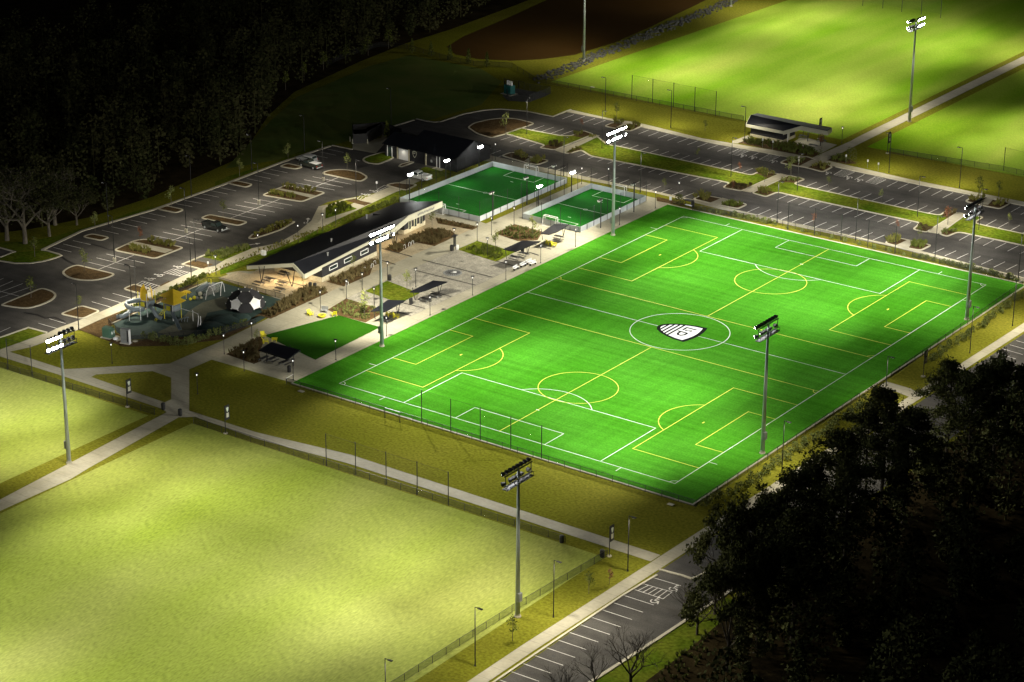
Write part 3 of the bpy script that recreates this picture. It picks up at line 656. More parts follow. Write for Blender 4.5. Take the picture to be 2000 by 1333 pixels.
# drain channels across the pavers
dm = MB()
for a, b in (((850, 915+400*0), None),): pass
for c, a, b in ((K8(850, 400), (-200, 870), (890, 1140)), (K8(850, 400), (-330, 1030), (630, 1265)), (K8(700, 520), (1140, 400), (1450, 485)), (K8(700, 520), (690, 580), (1040, 670)), (K8(700, 520), (600, 720), (820, 780)), (K8(850, 400), (950, 890), (1270, 975)), (K8(850, 400), (1470, 750), (1620, 800)), (K8(850, 400), (1560, 630), (1810, 705)), (K8(600, 440), (1160, 370), (1640, 500)), (K8(600, 440), (1170, 560), (1380, 620)), (K8(400, 480), (1280, 410), (1700, 510)), (K8(400, 480), (980, 490), (1560, 640))):
    dm.strip(GP(c(a, b)), .34, bz+.012)
struct(dm.sheet('drain_channel', mat('dark_grate', (.03, .028, .024), .7)))
# playground rubber
PG = [(222, 633), (405, 552), (430, 552), (556, 588), (545, 606), (500, 632), (470, 640), (430, 655), (250, 664), (228, 650)]
psheet('playground_surface', PG, .05, M['rubber_teal'])
psheet('playground_surface', [(308, 650), (345, 632), (372, 606), (395, 592), (436, 580), (462, 590), (440, 605), (405, 612), (392, 640), (370, 654), (330, 658)], .062, M['rubber_olive'])
kerb_pg = MB(); kerb_pg.strip(GP([(218, 633), (405, 551)]), .35, .1); struct(kerb_pg.sheet('kerb', M['kerb']))
# ================================================================ NIGHT SKY AND LAMPS
w = bpy.data.worlds.new('World'); SC.world = w; w.use_nodes = True; nt = w.node_tree
sky = nt.nodes.new('ShaderNodeTexSky'); sky.sky_type = 'NISHITA'; sky.sun_disc = False
sky.sun_elevation = R(-5.0); sky.sun_rotation = R(250)
bg = nt.nodes['Background']; nt.links.new(sky.outputs[0], bg.inputs[0]); bg.inputs[1].default_value = .12
SC.view_settings.view_transform = 'Standard'; SC.view_settings.look = 'None'; SC.view_settings.exposure = 0; SC.view_settings.gamma = 1
SC.view_settings.use_curve_mapping = False
cy = SC.cycles
cy.max_bounces = 5; cy.diffuse_bounces = 2; cy.glossy_bounces = 2; cy.transparent_max_bounces = 24; cy.transmission_bounces = 2
cy.sample_clamp_indirect = 4; cy.sample_clamp_direct = 0; cy.caustics_reflective = False; cy.caustics_refractive = False
cy.use_denoising = True
try: cy.use_light_tree = True
except Exception: pass

NEUT = (1.0, .985, .93); WARM = (1.0, .92, .74); AMB = (1.0, .74, .42); COOLW = (.95, 1.0, .96)
def spot(loc, target, kw, ang, col=NEUT, blend=1.0, rad=.5, parent=None):
    ld = bpy.data.lights.new('lamp_light', 'SPOT'); ld.energy = kw*1000; ld.spot_size = R(ang); ld.spot_blend = blend
    ld.color = col; ld.shadow_soft_size = rad
    o = bpy.data.objects.new('lamp_light', ld); COL.objects.link(o); o.location = loc
    d = Vector(target)-Vector(loc); o.rotation_euler = d.to_track_quat('-Z', 'Y').to_euler()
    if parent:
        bpy.context.view_layer.update(); o.parent = parent; o.matrix_parent_inverse = Matrix.Translation(parent.location).inverted()
    return o

# ---- tall floodlight poles
def bowl():
    m = MB(); m.lathe((0, 0, 0), [(.10, -.34), (.18, -.33), (.30, -.10), (.36, .10), (.37, .16)], 10, cap=False); m.lathe((0, 0, 0), [(.001, -.345), (.10, -.34)], 10, cap=False)
    m.box((0, 0, -.42), (.2, .16, .2)); return m
def lens_mb():
    m = MB(); m.lathe((0, 0, 0), [(.35, .12), (.31, .20), (.19, .27), (.001, .30)], 10, cap=False); return m
_b = bowl().build('floodlight', M['black_metal']); _l = lens_mb().build('lens', M['lens'], _b, True)
LAMP_B, LAMP_L = _b.data, _l.data
bpy.data.objects.remove(_l); bpy.data.objects.remove(_b)
LAMP_BG = LAMP_B.copy(); LAMP_BG.materials[0] = M['grey_metal']
def head(parent, loc, az, tilt, grey=False):
    h = bpy.data.objects.new('floodlight', LAMP_BG if grey else LAMP_B); COL.objects.link(h); h.parent = parent; h.location = loc
    d = Vector((math.cos(az)*math.cos(tilt), math.sin(az)*math.cos(tilt), -math.sin(tilt))); h.rotation_euler = d.to_track_quat('Z', 'X').to_euler()
    l = bpy.data.objects.new('lens', LAMP_L); COL.objects.link(l); l.parent = h
FLOODS = []
def flood_pole(px, h, dirs, label, targets, grey=False, xy=None, spill=18, span=6.0, n=8, back=.5, by=0.0):
    b = Vector((*xy, 0)) if xy else G(*px)
    t = thing('floodlight_pole', label, 'floodlight pole', b, group='tall floodlight poles round the sports fields')
    MB().tube([(0, 0, 0), (0, 0, h*.5), (0, 0, h)], [.36, .27, .17], 12).build('pole', M['galv'], t, True)
    MB().lathe((0, 0, 0), [(.5, 0), (.5, .18), (.40, .2), (.38, .5)], 12).build('pole_base', M['kerb'], t)
    fr = MB()
    for dz in (-.15, -1.65): fr.box((0, 0, h+dz), (.14, span+.5, .14))
    for y in (-span/2, span/2): fr.box((0, y, h-.9), (.09, .09, 1.4))
    fr.box((0, 0, h-2.15), (.9, span+.4, .06)); 
    for y in (-span/2, -span/4, 0, span/4, span/2): fr.box((.4, y, h-1.8), (.05, .05, .7))
    fr.box((.4, 0, h-1.45), (.05, span+.4, .05))
    fr.build('crossarm', M['black_metal'] if not grey else M['grey_metal'], t)
    MB().box((.3*(-1 if dirs[0] == 0 else 1), 0, 3.2), (.5, .7, 1.3)).build('control_box', M['grey_metal'], t)
    k = 0
    for row_, dz in ((0, .1), (1, -1.4)):
        for i in range(n):
            if row_ == 1 and i in ((1, n-2) if len(dirs) == 1 else ()): continue
            y = -span/2+span*i/(n-1); az = dirs[(i*len(dirs))//n]
            head(t, (.42*math.cos(az), y, h+dz), az+(y/span)*(1.1 if abs(az) < 1 else -(.35 if len(dirs) == 1 else 1.1)), R(28+7*((k*3) % 3)), grey); k += 1
    for az, dist, kw, ang in targets:
        d = Vector((math.cos(R(az)), math.sin(R(az)), 0)); sx = 1 if d.x > 0 else -1
        spot((b.x+sx*1.5, b.y+d.y*1.5, h-.5), (b.x+d.x*dist, b.y+d.y*dist, 0), kw, ang, NEUT, parent=t)
    for sx in ((1, -1) if spill else ()):      # stray light of the lamp rack, to both sides of the pole
        k = spill*(1.0 if (sx > 0) == (abs(dirs[0]) < 1) or len(dirs) == 2 else back)
        if k: spot((b.x+sx*3.2, b.y, h-1.2), (b.x+sx*15.5, b.y+(by if (sx > 0) != (abs(dirs[0]) < 1) else 0), 0), k, 112, WARM, parent=t)
    return t
E_, W_ = 0.0, math.pi
PB = lambda sg, up: [(sg+a, d, k, c) for a, d, k, c in ((-46*up, 46, 84, 70), (-16*up, 48, 80, 74), (14*up, 54, 100, 72), (37*up, 54, 124, 66), (-10*up, 26, 40, 104))]
flood_pole((746, 677), 22.1, [E_], 'lit silver floodlight pole at the plaza edge beside the rectangular play lawn', PB(0, 1), spill=30, back=3.4, by=16)
flood_pole((1197, 460), 22.2, [E_], 'lit silver floodlight pole at the pitch corner beside the small caged pitches', PB(0, -1), spill=30, back=3.4, by=-16)
flood_pole((1888, 625), 22.5, [W_], 'floodlight pole east of the pitch near the north car park, lamps turned away', PB(180, 1), spill=30, back=1.0)
flood_pole((1489, 886), 22.7, [W_], 'floodlight pole east of the pitch by the dark trees, lamps turned away', PB(180, -1), spill=30, back=.8)
flood_pole((1011, 1205), 23.0, [W_], 'floodlight pole standing in the fence corner of the large lime green field', [(180+60, 40, 40, 84), (180+38, 60, 93, 74), (180+4, 48, 74, 72), (180-22, 42, 37, 60), (180, 22, 12, 110)], spill=34, back=.9)
flood_pole((135, 905), 22.1, [E_, W_], 'lit floodlight pole beside the concrete path between the two lime green fields', [(-38, 60, 93, 74), (-4, 48, 74, 72), (22, 42, 37, 60), (-5, 22, 12, 110), (180, 22, 12, 110), (150, 40, 81, 72), (190, 48, 81, 74)], spill=34)
flood_pole((1776, 238), 24.4, [W_, E_], 'lit floodlight pole beside the path dividing the two far fields', [(180+20, 46, 68, 72), (180-20, 22, 12, 110), (180-20, 52, 93, 74), (180-52, 60, 81, 70), (-12, 48, 81, 74), (28, 56, 87, 74)], spill=34)
flood_pole((1140, 120), 24.0, [E_], 'floodlight pole between the pond and the far lime green field', [(-8, 48, 74, 72), (22, 22, 12, 110), (22, 54, 87, 74), (50, 60, 74, 70)], spill=30, back=.6)
flood_pole((1427, 13), 24.0, [E_], 'floodlight pole at the far corner of the field beyond the pond', [(-40, 56, 81, 72), (-8, 22, 12, 110), (-8, 50, 81, 74), (24, 54, 68, 72)], spill=24, back=.5)
flood_pole(None, 22, [W_], 'floodlight pole further south along the road side of the large lime green field', [(180-40, 56, 87, 74), (180-6, 22, 12, 110), (180-6, 48, 81, 74)], xy=(40.5, -182), spill=24)
flood_pole(None, 22, [E_, W_], 'floodlight pole further south along the path between the two lime green fields', [(48, 56, 105, 74), (14, 22, 12, 110), (14, 44, 105, 72), (140, 50, 74, 74)], xy=(-43, -182), spill=24)
flood_pole(None, 24, [W_, E_], 'floodlight pole far along the path dividing the two far fields', [(180+30, 54, 81, 74), (180-8, 22, 12, 110), (180-8, 50, 74, 74), (-20, 50, 81, 74)], xy=(-28.6, 218), spill=24)

# ---- car park lamp posts: slender black pole, one arm with a flat head
def lot_lamp(h, side, base=False):
    t = thing('lamp_post', 'x', 'lamp post')
    MB().tube([(0, 0, 0), (0, 0, h)], [.085, .065], 8).build('pole', M['black_metal'], t)
    hd = MB(); hd.box((.30*side, 0, h-.03), (.6, .08, .07)); hd.rbox((.85*side, 0, h-.04), (.75, .36, .12), .03); hd.build('lamp_head', M['black_metal'], t)
    MB().box((.85*side, 0, h-.112), (.5, .24, .02)).build('lens', M['lens_soft'], t)
    if base: MB().lathe((0, 0, 0), [(.32, 0), (.32, .82), (.29, .86)], 14).build('concrete_base', M['kerb'], t)
    else: MB().lathe((0, 0, 0), [(.16, 0), (.16, .08), (.11, .1), (.10, .4)], 10).build('base_plate', M['black_metal'], t)
    return t
protos = {}
def lamp_at(bx, by, ty, side, label, group, base=False, kw=0.0):
    h = tall(bx, by, ty); h = round(h*2)/2; key = (h, side, base); q = G(bx, by)
    o = lot_lamp(h, side, base) if key not in protos else copy_tree(protos[key]); protos.setdefault(key, o)
    o.location = q; o['label'] = label; o['group'] = group
    if kw: spot((q.x+.85*side, q.y, h-.25), (q.x+1.6*side, q.y, 0), kw*.85, 156, WARM, rad=.2)
gw = 'car park lamp posts'
for i, (a, b, c, s_) in enumerate(((224, 512, 421, -1), (364, 455, 370, -1), (506, 399, 318, -1), (631.5, 354, 275, -1))):
    lamp_at(a, b, c, s_, 'black lamp post on a white base, %s of four down the west car park' % ORD[i], gw, True, 8.0)
for (a, b, c, s_, l_) in ((154, 645, 554, -1, 'black lamp post beside the green utility box at the sidewalk'), (258, 608, 521, -1, 'black lamp post behind the playground, the nearer of two close together'), (267, 596, 508, -1, 'black lamp post behind the playground, the farther of two close together'),
        (374, 547, 464, -1, 'black lamp post beside the striped bay north of the playground'), (382, 512, 427, 1, 'black lamp post standing in a small brown bed at the car park entrance'), (696, 391, 313, 1, 'black lamp post in the brown bed behind the long dark roof')):
    lamp_at(a, b, c, s_, l_, gw, False, 8.0)
for i, (a, b, c) in enumerate(((212, 452, 358), (374, 392, 303), (492, 340, 263), (595, 305, 226))):
    lamp_at(a, b-8, c, -1, 'dim lamp post at the dark wood edge, %s from the bare trees' % ORD[i], 'lamp posts at the edge of the dark wood')
lamp_at(764, 242, 172, -1, 'lone lamp post on the dark lawn behind the dumpster enclosure', 'lamp posts at the edge of the dark wood')
gn = 'lamp posts of the north car park'
for i, (a, b, c) in enumerate(((1029, 263, 189), (1175.6, 291, 216), (1427.5, 346, 268), (1557, 373.5, 298), (1791.5, 424.5, 345), (1911.5, 450, 369))):
    lamp_at(a, b, c, 1, 'black lamp post on the car park median, %s from the round end' % ORD[i], gn, False, 9.0)
for i, (a, b, c) in enumerate(((1182, 224, 153), (1310, 250, 179), (1454, 279, 207), (1736, 338, 261), (1874, 367, 290))):
    lamp_at(a, b, c, -1, 'black lamp post on the far grass verge, %s from the pond end' % ORD[i], gn, False, 7.0)
for i, (a, b, c) in enumerate(((1101, 344, 266), (1250.5, 376, 299), (1517.5, 435, 352), (1671, 470, 388), (1826, 505, 423), (1989, 543, 458))):
    lamp_at(a, b, c, 1, 'black lamp post behind the pitch side fence, %s from the white pickup' % ORD[i], gn, False, 7.0)
ge = 'lamp posts along the east road'
for i, (a, b, c) in enumerate(((754, 1405, 1286), (928, 1301, 1185), (1081, 1206, 1093), (1226, 1116, 1006), (1527, 923, 822.6), (1728.5, 786, 696.5), (1894, 690, 599), (1977.5, 637, 550))):
    lamp_at(a, b, c, 1, 'black lamp post beside the east road, %s from the near end' % ORD[i], ge, False, 4.5)

# ---- short plaza lamps with a disc hood
def plaza_lamp():
    t = thing('path_lamp', 'x', 'path lamp'); h = 3.7
    MB().tube([(0, 0, 0), (0, 0, h)], .055, 8).build('pole', M['black_metal'], t)
    MB().lathe((0, 0, 0), [(.14, 0), (.14, .06), (.08, .09)], 10).build('base_plate', M['black_metal'], t)
    MB().lathe((0, 0, h), [(.06, -.30), (.10, -.12), (.09, .10)], 10).build('lens', M['lens_soft'], t)
    MB().lathe((0, 0, h), [(.05, .09), (.36, .11), (.37, .16), (.10, .24), (.02, .25)], 14).build('hood', M['black_metal'], t)
    return t
PLZ = [('beside the yellow chairs at the play lawn corner', 492.5, 667.5), ('behind the stone fire bowl on the play lawn', 626, 606), ('at the corner of the dark bed north of the play lawn', 677, 584), ('on the pitch edge of the play lawn', 656, 703), ('beside the bin of the picnic shelter nearest the brown lawn', 573, 742),
       ('alone on the olive lawn south of the grey cabinet', 219, 710), ('on the brown lawn beside the path junction', 386, 770), ('at the promenade edge below the playground', 438, 692), ('at the corner of the brown planting below the play lawn', 477, 725),
       ('beside the lawn with a sapling near the dark pavilion', 708, 570), ('beside a black bin on the promenade', 757, 548), ('between the small lawn and the paved square', 812, 561), ('between the dark bed and the small lawn', 731, 599), ('on the paved square near the pitch and the round grate', 923, 577),
       ('in front of the shelter with three picnic tables', 840, 616), ('in front of the shelter with yellow chairs by the tall pole', 755, 657), ('near the pale benches at the pitch edge', 988, 546), ('just beyond the pale benches at the pitch edge', 1056, 514), ('at the caged pitch corner next to the green field', 1124, 482),
       ('under the tall pole along the caged pitch', 1210, 440), ('at the far corner where the path meets the green field', 1280, 407), ('at the promenade corner of the grassy bed', 932, 471), ('beside the dark low bed near the cage gate', 960, 459), ('at the gate of the nearer caged pitch', 1004, 439),
       ('inside the grassy bed by the paved square', 952, 500.6), ('behind the black notice board', 887, 482), ('at the zebra striped bay west of the pavilion porch', 422, 536), ('on the curved sidewalk by the painted arrow', 504.5, 493), ('on the curved sidewalk west of the long roof', 582.5, 474),
       ('at the end of the curved sidewalk', 630.5, 452), ('beside the green bed behind the long roof', 656, 443), ('at the far end of the passage between the cages', 1136, 360), ('behind the far goal of the nearer caged pitch', 1188, 361), ('at the far corner of the larger caged pitch', 967.5, 312), ('beside the round bush at the green field corner', 1325.6, 389), ('at the far pavilion by the dividing path', 1644, 280), ('on the promenade between the two brown beds', 626-8, 574+34)]
PLZ = PLZ[:-1]+[('on the promenade by the long brown bed', 676, 583-21)] if False else PLZ[:-1]
lp = plaza_lamp()
for i, (l_, a, b) in enumerate(PLZ):
    o = place(lp, i > 0, G(a, b, CZ), 0, 'short black path lamp '+l_, 'short black path lamps of the plaza')
for i, (l_, a, b) in enumerate(PLZ):
    q = G(a, b)
    if i not in (5, 6, 33, 35): spot((q.x, q.y, 3.35), (q.x, q.y, 0), .28, 165, WARM, rad=.12)

# ---- cage floodlights (five lit, the others seen from behind)
def cage_lamp(h, lit):
    t = thing('cage_floodlight', 'x', 'floodlight')
    MB().tube([(0, 0, 0), (0, 0, h)], [.12, .10], 10).build('pole', M['black_metal'], t)
    a = MB(); a.box((0, 0, h-.1), (.1, 1.3, .1)); a.rbox((.2, -.38, h-.05), (.5, .5, .16), .03); a.rbox((.2, .38, h-.05), (.5, .5, .16), .03); a.build('lamp_head', M['black_metal'], t)
    for s in (-.38, .38): MB().lathe((.3, s, h-.22), [(.001, -.40), (.22, -.32), (.36, -.10), (.34, .08)], 12).build('lens', M['lens'] if lit else M['lens_off'], t)
    return t
CG = [(800, 392, 338, 1, 'lit, first of three along the car park side of the larger cage'), (871, 358, 311, 1, 'lit, middle of three along the car park side of the larger cage'), (936, 328, 284, 1, 'lit, last of three along the car park side of the larger cage'), (1051, 406, 361, 1, 'lit, at the passage beside the nearer cage'), (1116, 378, 334, 1, 'lit, at the far end of the passage between the cages'),
      (962, 431, 375, 0, 'seen from behind, at the plaza end of the larger cage'), (1029, 400, 346, 0, 'seen from behind, half way along the passage'), (1084, 372, 322, 0, 'seen from behind, at the far end of the larger cage'), (1173, 446, 390, 0, 'seen from behind, next to the tall silver pole'), (1238, 415, 357, 0, 'seen from behind, at the far end of the nearer cage')]
for a, b, c, lit, l_ in CG:
    q = G(a, b); h = min(6.4, tall(a, b, c)); o = cage_lamp(h, lit); o.location = q; o['label'] = 'black cage floodlight '+l_; o['group'] = 'floodlights of the caged pitches'
    if not lit: o.rotation_euler = (0, 0, math.pi)
    tgt = Vector((-77, 0, 0)) if (a < 1000 or a in (1029, 1084)) else Vector((-53, 0, 0))
    tgt.y = q.y+1
    spot((q.x+(.5 if lit else -.5), q.y, h-.5), tgt, 2.0 if lit else 1.4, 130, COOLW, rad=.25)
# ---- lamps under the roofs
for x, y, kw in ((-77, -24.5, 2.0), (-73, -22.5, 2.0), (-71.5, 3, .5), (-71.8, 7, .6), (-72.6, 15, .35), (-70.2, -10, .18), (-70.0, -16, .18)):
    spot((x, y, 3.3), (x, y, 0), kw, 160, AMB, rad=.2)
spot((-40, 117, 3.2), (-40, 117, 0), .25, 150, WARM, rad=.2)
for x in (-109, -105.2, -97): spot((x, 51.2, 2.7), (x, 50.6, 0), .12, 150, WARM, rad=.15)
# added dim fill lifting the unlit woods and lawn, moon in name only
sd = bpy.data.lights.new('moon', 'SUN'); sd.energy = .09; sd.angle = R(.5); sd.color = (.8, .88, 1); so = bpy.data.objects.new('moon', sd); COL.objects.link(so)
so.rotation_euler = (R(50), 0, R(-40))
# ================================================================ BUILDINGS
def V(px, py, z): return G(px, py, z)
def wallbox(mb, x0, x1, y0, y1, z0, z1): mb.box(((x0+x1)/2, (y0+y1)/2, (z0+z1)/2), (abs(x1-x0), abs(y1-y0), z1-z0))
def rot2(p, a, c): x, y = p[0]-c[0], p[1]-c[1]; return (c[0]+x*math.cos(a)-y*math.sin(a), c[1]+x*math.sin(a)+y*math.cos(a))
# ---- long pavilion beside the plaza
t = thing('park_pavilion', 'long low pavilion with a folded dark roof, pale fascia and warmly lit porch', 'pavilion', (-76, 0, 0))
inv = lambda o: setattr(o, 'matrix_parent_inverse', Matrix.Translation(-Vector(t.location)))
def part(mb, name, m, par=None, smooth=False):
    o = mb.build(name, m, None, smooth)
    o.parent = par or t
    if par is None: o.matrix_parent_inverse = Matrix.Translation(-Vector(t.location))
    else: o.matrix_parent_inverse = Matrix.Identity(4)
    return o
A = V(483, 519, 2.6); P = V(573, 514, 5.0); B = V(594, 536, 3.4); K1 = V(766, 447.5, 3.7); K2 = V(797.5, 421, 4.7); Cc = V(863, 393, 4.7); D = V(776, 396.5, 2.4)
rf = MB()
up = Vector((0, 0, .06))
rf.slab([A+up, P+up, K2+up, Cc+up, D+up], .12) if False else None
for tri in ((A, P, K2), (A, K2, D), (K2, Cc, D), (P, B, K1), (P, K1, K2)):
    rf.slab([v+up for v in tri], .10)
roof = part(rf, 'roof', M['roof'])
fs = MB()
def fascia(a, b, d, th=.16):
    a, b = Vector(a), Vector(b); h = Vector((b.y-a.y, a.x-b.x, 0)).normalized()*th
    fs.add([a, b, b-Vector((0, 0, d)), a-Vector((0, 0, d)), a+h, b+h, b+h-Vector((0, 0, d)), a+h-Vector((0, 0, d))], [(0, 1, 2, 3), (7, 6, 5, 4), (0, 4, 5, 1), (1, 5, 6, 2), (2, 6, 7, 3), (3, 7, 4, 0)])
e = Vector((0, 0, -.04))
for a, b, d in ((A, P, .75), (P, B, .85), (B, K1, .85), (K1, K2, 1.15), (K2, Cc, 1.25), (Cc, D, .7), (D, A, .6)): fascia(a+e, b+e, d)
fa = part(fs, 'fascia', M['fascia'])
# raised metal letters on the fascia, too small to read
lt = MB(); dirn = (Cc-K2).normalized()
nrm = Vector((dirn.y, -dirn.x, 0)).normalized()
for i in range(11):
    c = K2+dirn*(3.1+i*.52)+Vector((0, 0, -.64))+nrm*.19
    for k in ((-.13, 0), (.10, .08 if i % 3 else -.12)): lt.box((c+dirn*k[0]+Vector((0, 0, k[1])))[:], (.05, .09, .48-.3*abs(k[1])), math.atan2(dirn.y, dirn.x)-math.pi/2+0)
lt.build('fascia_letter', M['grey_metal'], None); bpy.data.objects['fascia_letter'].parent = fa
# timber ceiling just under the roof
cl = MB(); dn = Vector((0, 0, -.32))
for tri in ((A, P, K2), (A, K2, D), (K2, Cc, D), (P, B, K1), (P, K1, K2)):
    c = (tri[0]+tri[1]+tri[2])/3; cl.slab([c+(v-c)*.97+dn for v in tri], .05)
part(cl, 'ceiling', M['soffit'])
wl = MB(); wb = MB()
ang = R(3.6)
def block(y0, y1, xf, xb, zt0):
    """walls of one enclosed block: pale base, dark cladding above, turned slightly like the roof"""
    c = (xf, y0); wl = MB(); wb = MB()
    for (a, b) in (((xf, y0), (xf, y1)), ((xf, y1), (xb, y1)), ((xb, y1), (xb, y0)), ((xb, y0), (xf, y0))):
        a, b = rot2(a, ang, c), rot2(b, ang, c); d = Vector((b[0]-a[0], b[1]-a[1], 0)); n_ = d.length; rz = math.atan2(d.y, d.x); m_ = ((a[0]+b[0])/2, (a[1]+b[1])/2)
        wb.box((m_[0], m_[1], .5), (n_+.3, .34, 1.0), rz); back = (m_[0] < -78)
        wl.box((m_[0], m_[1], 1.0+(zt0-1)/2), (n_+.12, .26, zt0-1 if not back else .9), rz) if not back else wl.box((m_[0], m_[1], 1.45), (n_+.12, .26, .9), rz)
    part(wl, 'wall', M['dark_wall']); part(wb, 'base_wall', M['stone'])
    return lambda y, off, z: (*rot2((xf+off, y), ang, c), z)
f1 = block(-19.0, -1.0, -69.4, -80.6, 3.0)
f2 = block(12.2, 19.5, -73.9, -81.5, 3.2)
for y in (-15.5, -10.6, -5.2):
    fr = MB(); gl = MB()
    for dy, z, sy, sz in ((0, 1.75, 2.6, .1), (0, 2.5, 2.6, .1), (-1.25, 2.12, .1, .85), (1.25, 2.12, .1, .85)): fr.box(f1(y+dy, .2, z), (.14, sy, sz), ang)
    gl.box(f1(y, .16, 2.12), (.06, 2.4, .66), ang)
    o = part(fr, 'window', M['white_metal']); g = gl.build('pane', M['glass'], None); g.parent = o
for y in (14.0, 16.0, 18.0):
    fr = MB(); gl = MB(); 
    for dy in (-.42, .42): fr.box(f2(y+dy, .2, 1.75), (.14, .12, 1.9), ang)
    fr.box(f2(y, .2, 2.7), (.14, .96, .12), ang); gl.box(f2(y, .18, 1.7), (.06, .72, 1.9), ang)
    o = part(fr, 'door', M['fascia']); g = gl.build('pane', M['glass'], None); g.parent = o
for bx, by, tops in ((570.6, 560.6, ((575, 528), (562, 533))), (511, 553, ((508, 532), (516, 533))), (690, 479, ((686, 455), (693, 452))), (768, 479, ((764, 458), (772, 452))), (773, 481, ((776, 456),))):
    b = G(bx, by)
    for tx, ty in tops:
        q = Vector((b.x+(tx-bx)*.09, b.y+(tx-bx)*.10, 3.4 if by > 500 else 3.2))
        part(MB().tube([b, q], .075, 8), 'column', M['black_metal'])
hd = part(MB().box((-68.9, -17.6, 2.85), (.5, .3, .12)), 'wall_lamp', M['black_metal'])
for px_, py_, z_ in ((647, 471, 4.2), (716, 424, 4.1), (640, 498, 4.3)): part(MB().lathe(V(px_, py_, z_), [(.14, -.4), (.14, .35), (.22, .38), (.22, .5), (.05, .56)], 10), 'roof_vent', M['grey_metal'])
part(MB().rbox(tuple(G(515, 499)+Vector((0, 0, .5))), (.9, .7, 1.0), .05), 'air_unit', M['white_metal'])

# ---- storage building with a shield emblem and a roller door
t = thing('storage_building', 'dark storage building with stepped gable roof, pale roller door and shield emblem', 'building', (-102, 57, 0))
X0, Xm, X1, Y0, Ym, Y1 = -110.7, -104.6, -90.5, 51.9, 55.8, 63.5
rf = MB(); o_ = .14
for x0, x1, yr, zr, yb in ((X0-.3, Xm, 55.8, 4.6, 60.5), (Xm, X1, 58.4, 5.6, 64.5)):
    rf.slab([Vector((x0, Y0-.5, 3.0)), Vector((x1, Y0-.5, 3.0)), Vector((x1, yr, zr)), Vector((x0, yr, zr))], .14)
    rf.slab([Vector((x0, yr, zr)), Vector((x1, yr, zr)), Vector((x1, yb, 3.0)), Vector((x0, yb, 3.0))], .14)
part(rf, 'roof', M['roof'])
wl = MB()
for x0, x1, yr, zr, yb in ((X0, Xm, 55.8, 4.4, 60.2), (Xm, X1, 58.4, 5.4, 64.2)):
    for x in (x0+.1, x1-.1):
        wl.add([(x+d, y, z) for d in (-.09, .09) for y, z in ((Y0, 0), (yb, 0), (yb, 2.9), (yr, zr), (Y0, 2.9))], [(0, 1, 2, 3, 4), (9, 8, 7, 6, 5)]+[(i, (i+1) % 5, 5+(i+1) % 5, 5+i) for i in range(5)])
    wallbox(wl, x0+.19, x1-.19, Y0, Y0+.2, 0, 2.9); wallbox(wl, x0+.19, x1-.19, yb-.2, yb, 0, 2.9)
part(wl, 'wall', M['dark_wall'])
part(MB().box((-105.35, Y0-.06, 1.25), (2.7, .1, 2.5)), 'roller_door', M['white_metal'])
for x in (-107.0, -103.8, -99.0): part(MB().box((x, Y0-.1, 1.35), (.32, .16, 2.7)), 'pilaster', M['stone'])
for x in (-109.9, -108.6, -96.0, -95.2): part(MB().box((x, Y0-.08, 1.3), (.14, .12, 2.5)), 'door_frame', M['white_metal'])
part(MB().box((-109.25, Y0-.04, 1.2), (1.1, .06, 2.3)), 'door', M['glass'])
em = MB(); ec = Vector((-102.2, Y0-.07, 1.85))
half = [(-.62, .62), (-.6, .1), (-.35, -.45), (0, -.85), (.35, -.45), (.6, .1), (.62, .62), (.3, .78), (0, .82), (-.3, .78)]
n_ = len(half)
em.add([(ec.x+a*k, ec.y, ec.z+b*k) for k in (1, .74) for a, b in half], [(i, (i+1) % n_, n_+(i+1) % n_, n_+i) for i in range(n_)])
em.box((ec.x-.12, ec.y, ec.z+.28), (.62, .03, .2)); part(em, 'shield_emblem', M['fascia'])
part(MB().box((-97.5, Y0-.09, 1.2), (.4, .2, .5)), 'meter_box', M['grey_metal'])

# ---- far pavilion by the dividing path
t = thing('picnic_pavilion', 'far pavilion with dark folded roof and pale fascia beside the field dividing path', 'pavilion', (-44, 117, 0))
L1 = V(1467, 225, 4.6); R1 = V(1616, 256, 4.6); La = V(1458, 242, 3.0); Lo = V(1530, 256, 3.0); Pk = V(1565, 246, 4.6); Bl = V(1479, 222, 3.6); Br = V(1624, 250, 3.6)
rf = MB()
for q in ((La, Lo, Pk), (La, Pk, L1), (L1, Pk, Bl), (Pk, R1, Br), (Pk, Br, Bl)): rf.slab([v+up for v in q], .1)
part(rf, 'roof', M['roof']); fs = MB()
for a, b, d in ((La, Lo, .7), (Lo, Pk, .9), (Pk, R1, 1.0), (R1, Br, 1.0), (L1, La, .7), (Br, Bl, .6)): fascia(a+e, b+e, d)
part(fs, 'fascia', M['fascia'])
wl = MB(); wb = MB()
for x0, x1, y0, y1 in ((-52.6, -44.0, 113.9, 114.15), (-52.6, -52.35, 114.15, 119), (-44.25, -44.0, 114.15, 119), (-52.6, -44.0, 119, 119.25)):
    wallbox(wl, x0, x1, y0, y1, .6, 3.1); wallbox(wb, x0-.1, x1+.1, y0-.1, y1+.1, 0, .6)
part(wl, 'wall', M['dark_wall']); part(wb, 'base_wall', M['stone'])
part(MB().box((-43.93, 116.2, 1.4), (.08, 1.0, 2.2)), 'door', M['fascia'])
for bx, by, dx in ((1577, 277, 4), (1577, 277, -1), (1602, 286, 4), (1602, 286, -3), (1568, 266, 3), (1609, 277, -3)):
    b = G(bx, by); part(MB().tube([b, Vector((b.x+dx*.1, b.y+.2, 3.4))], .07, 8), 'column', M['black_metal'])
part(MB().tube([G(1538, 281), G(1538, 281)+Vector((0, 0, 2.6))], .07, 8), 'column', M['white_metal'])

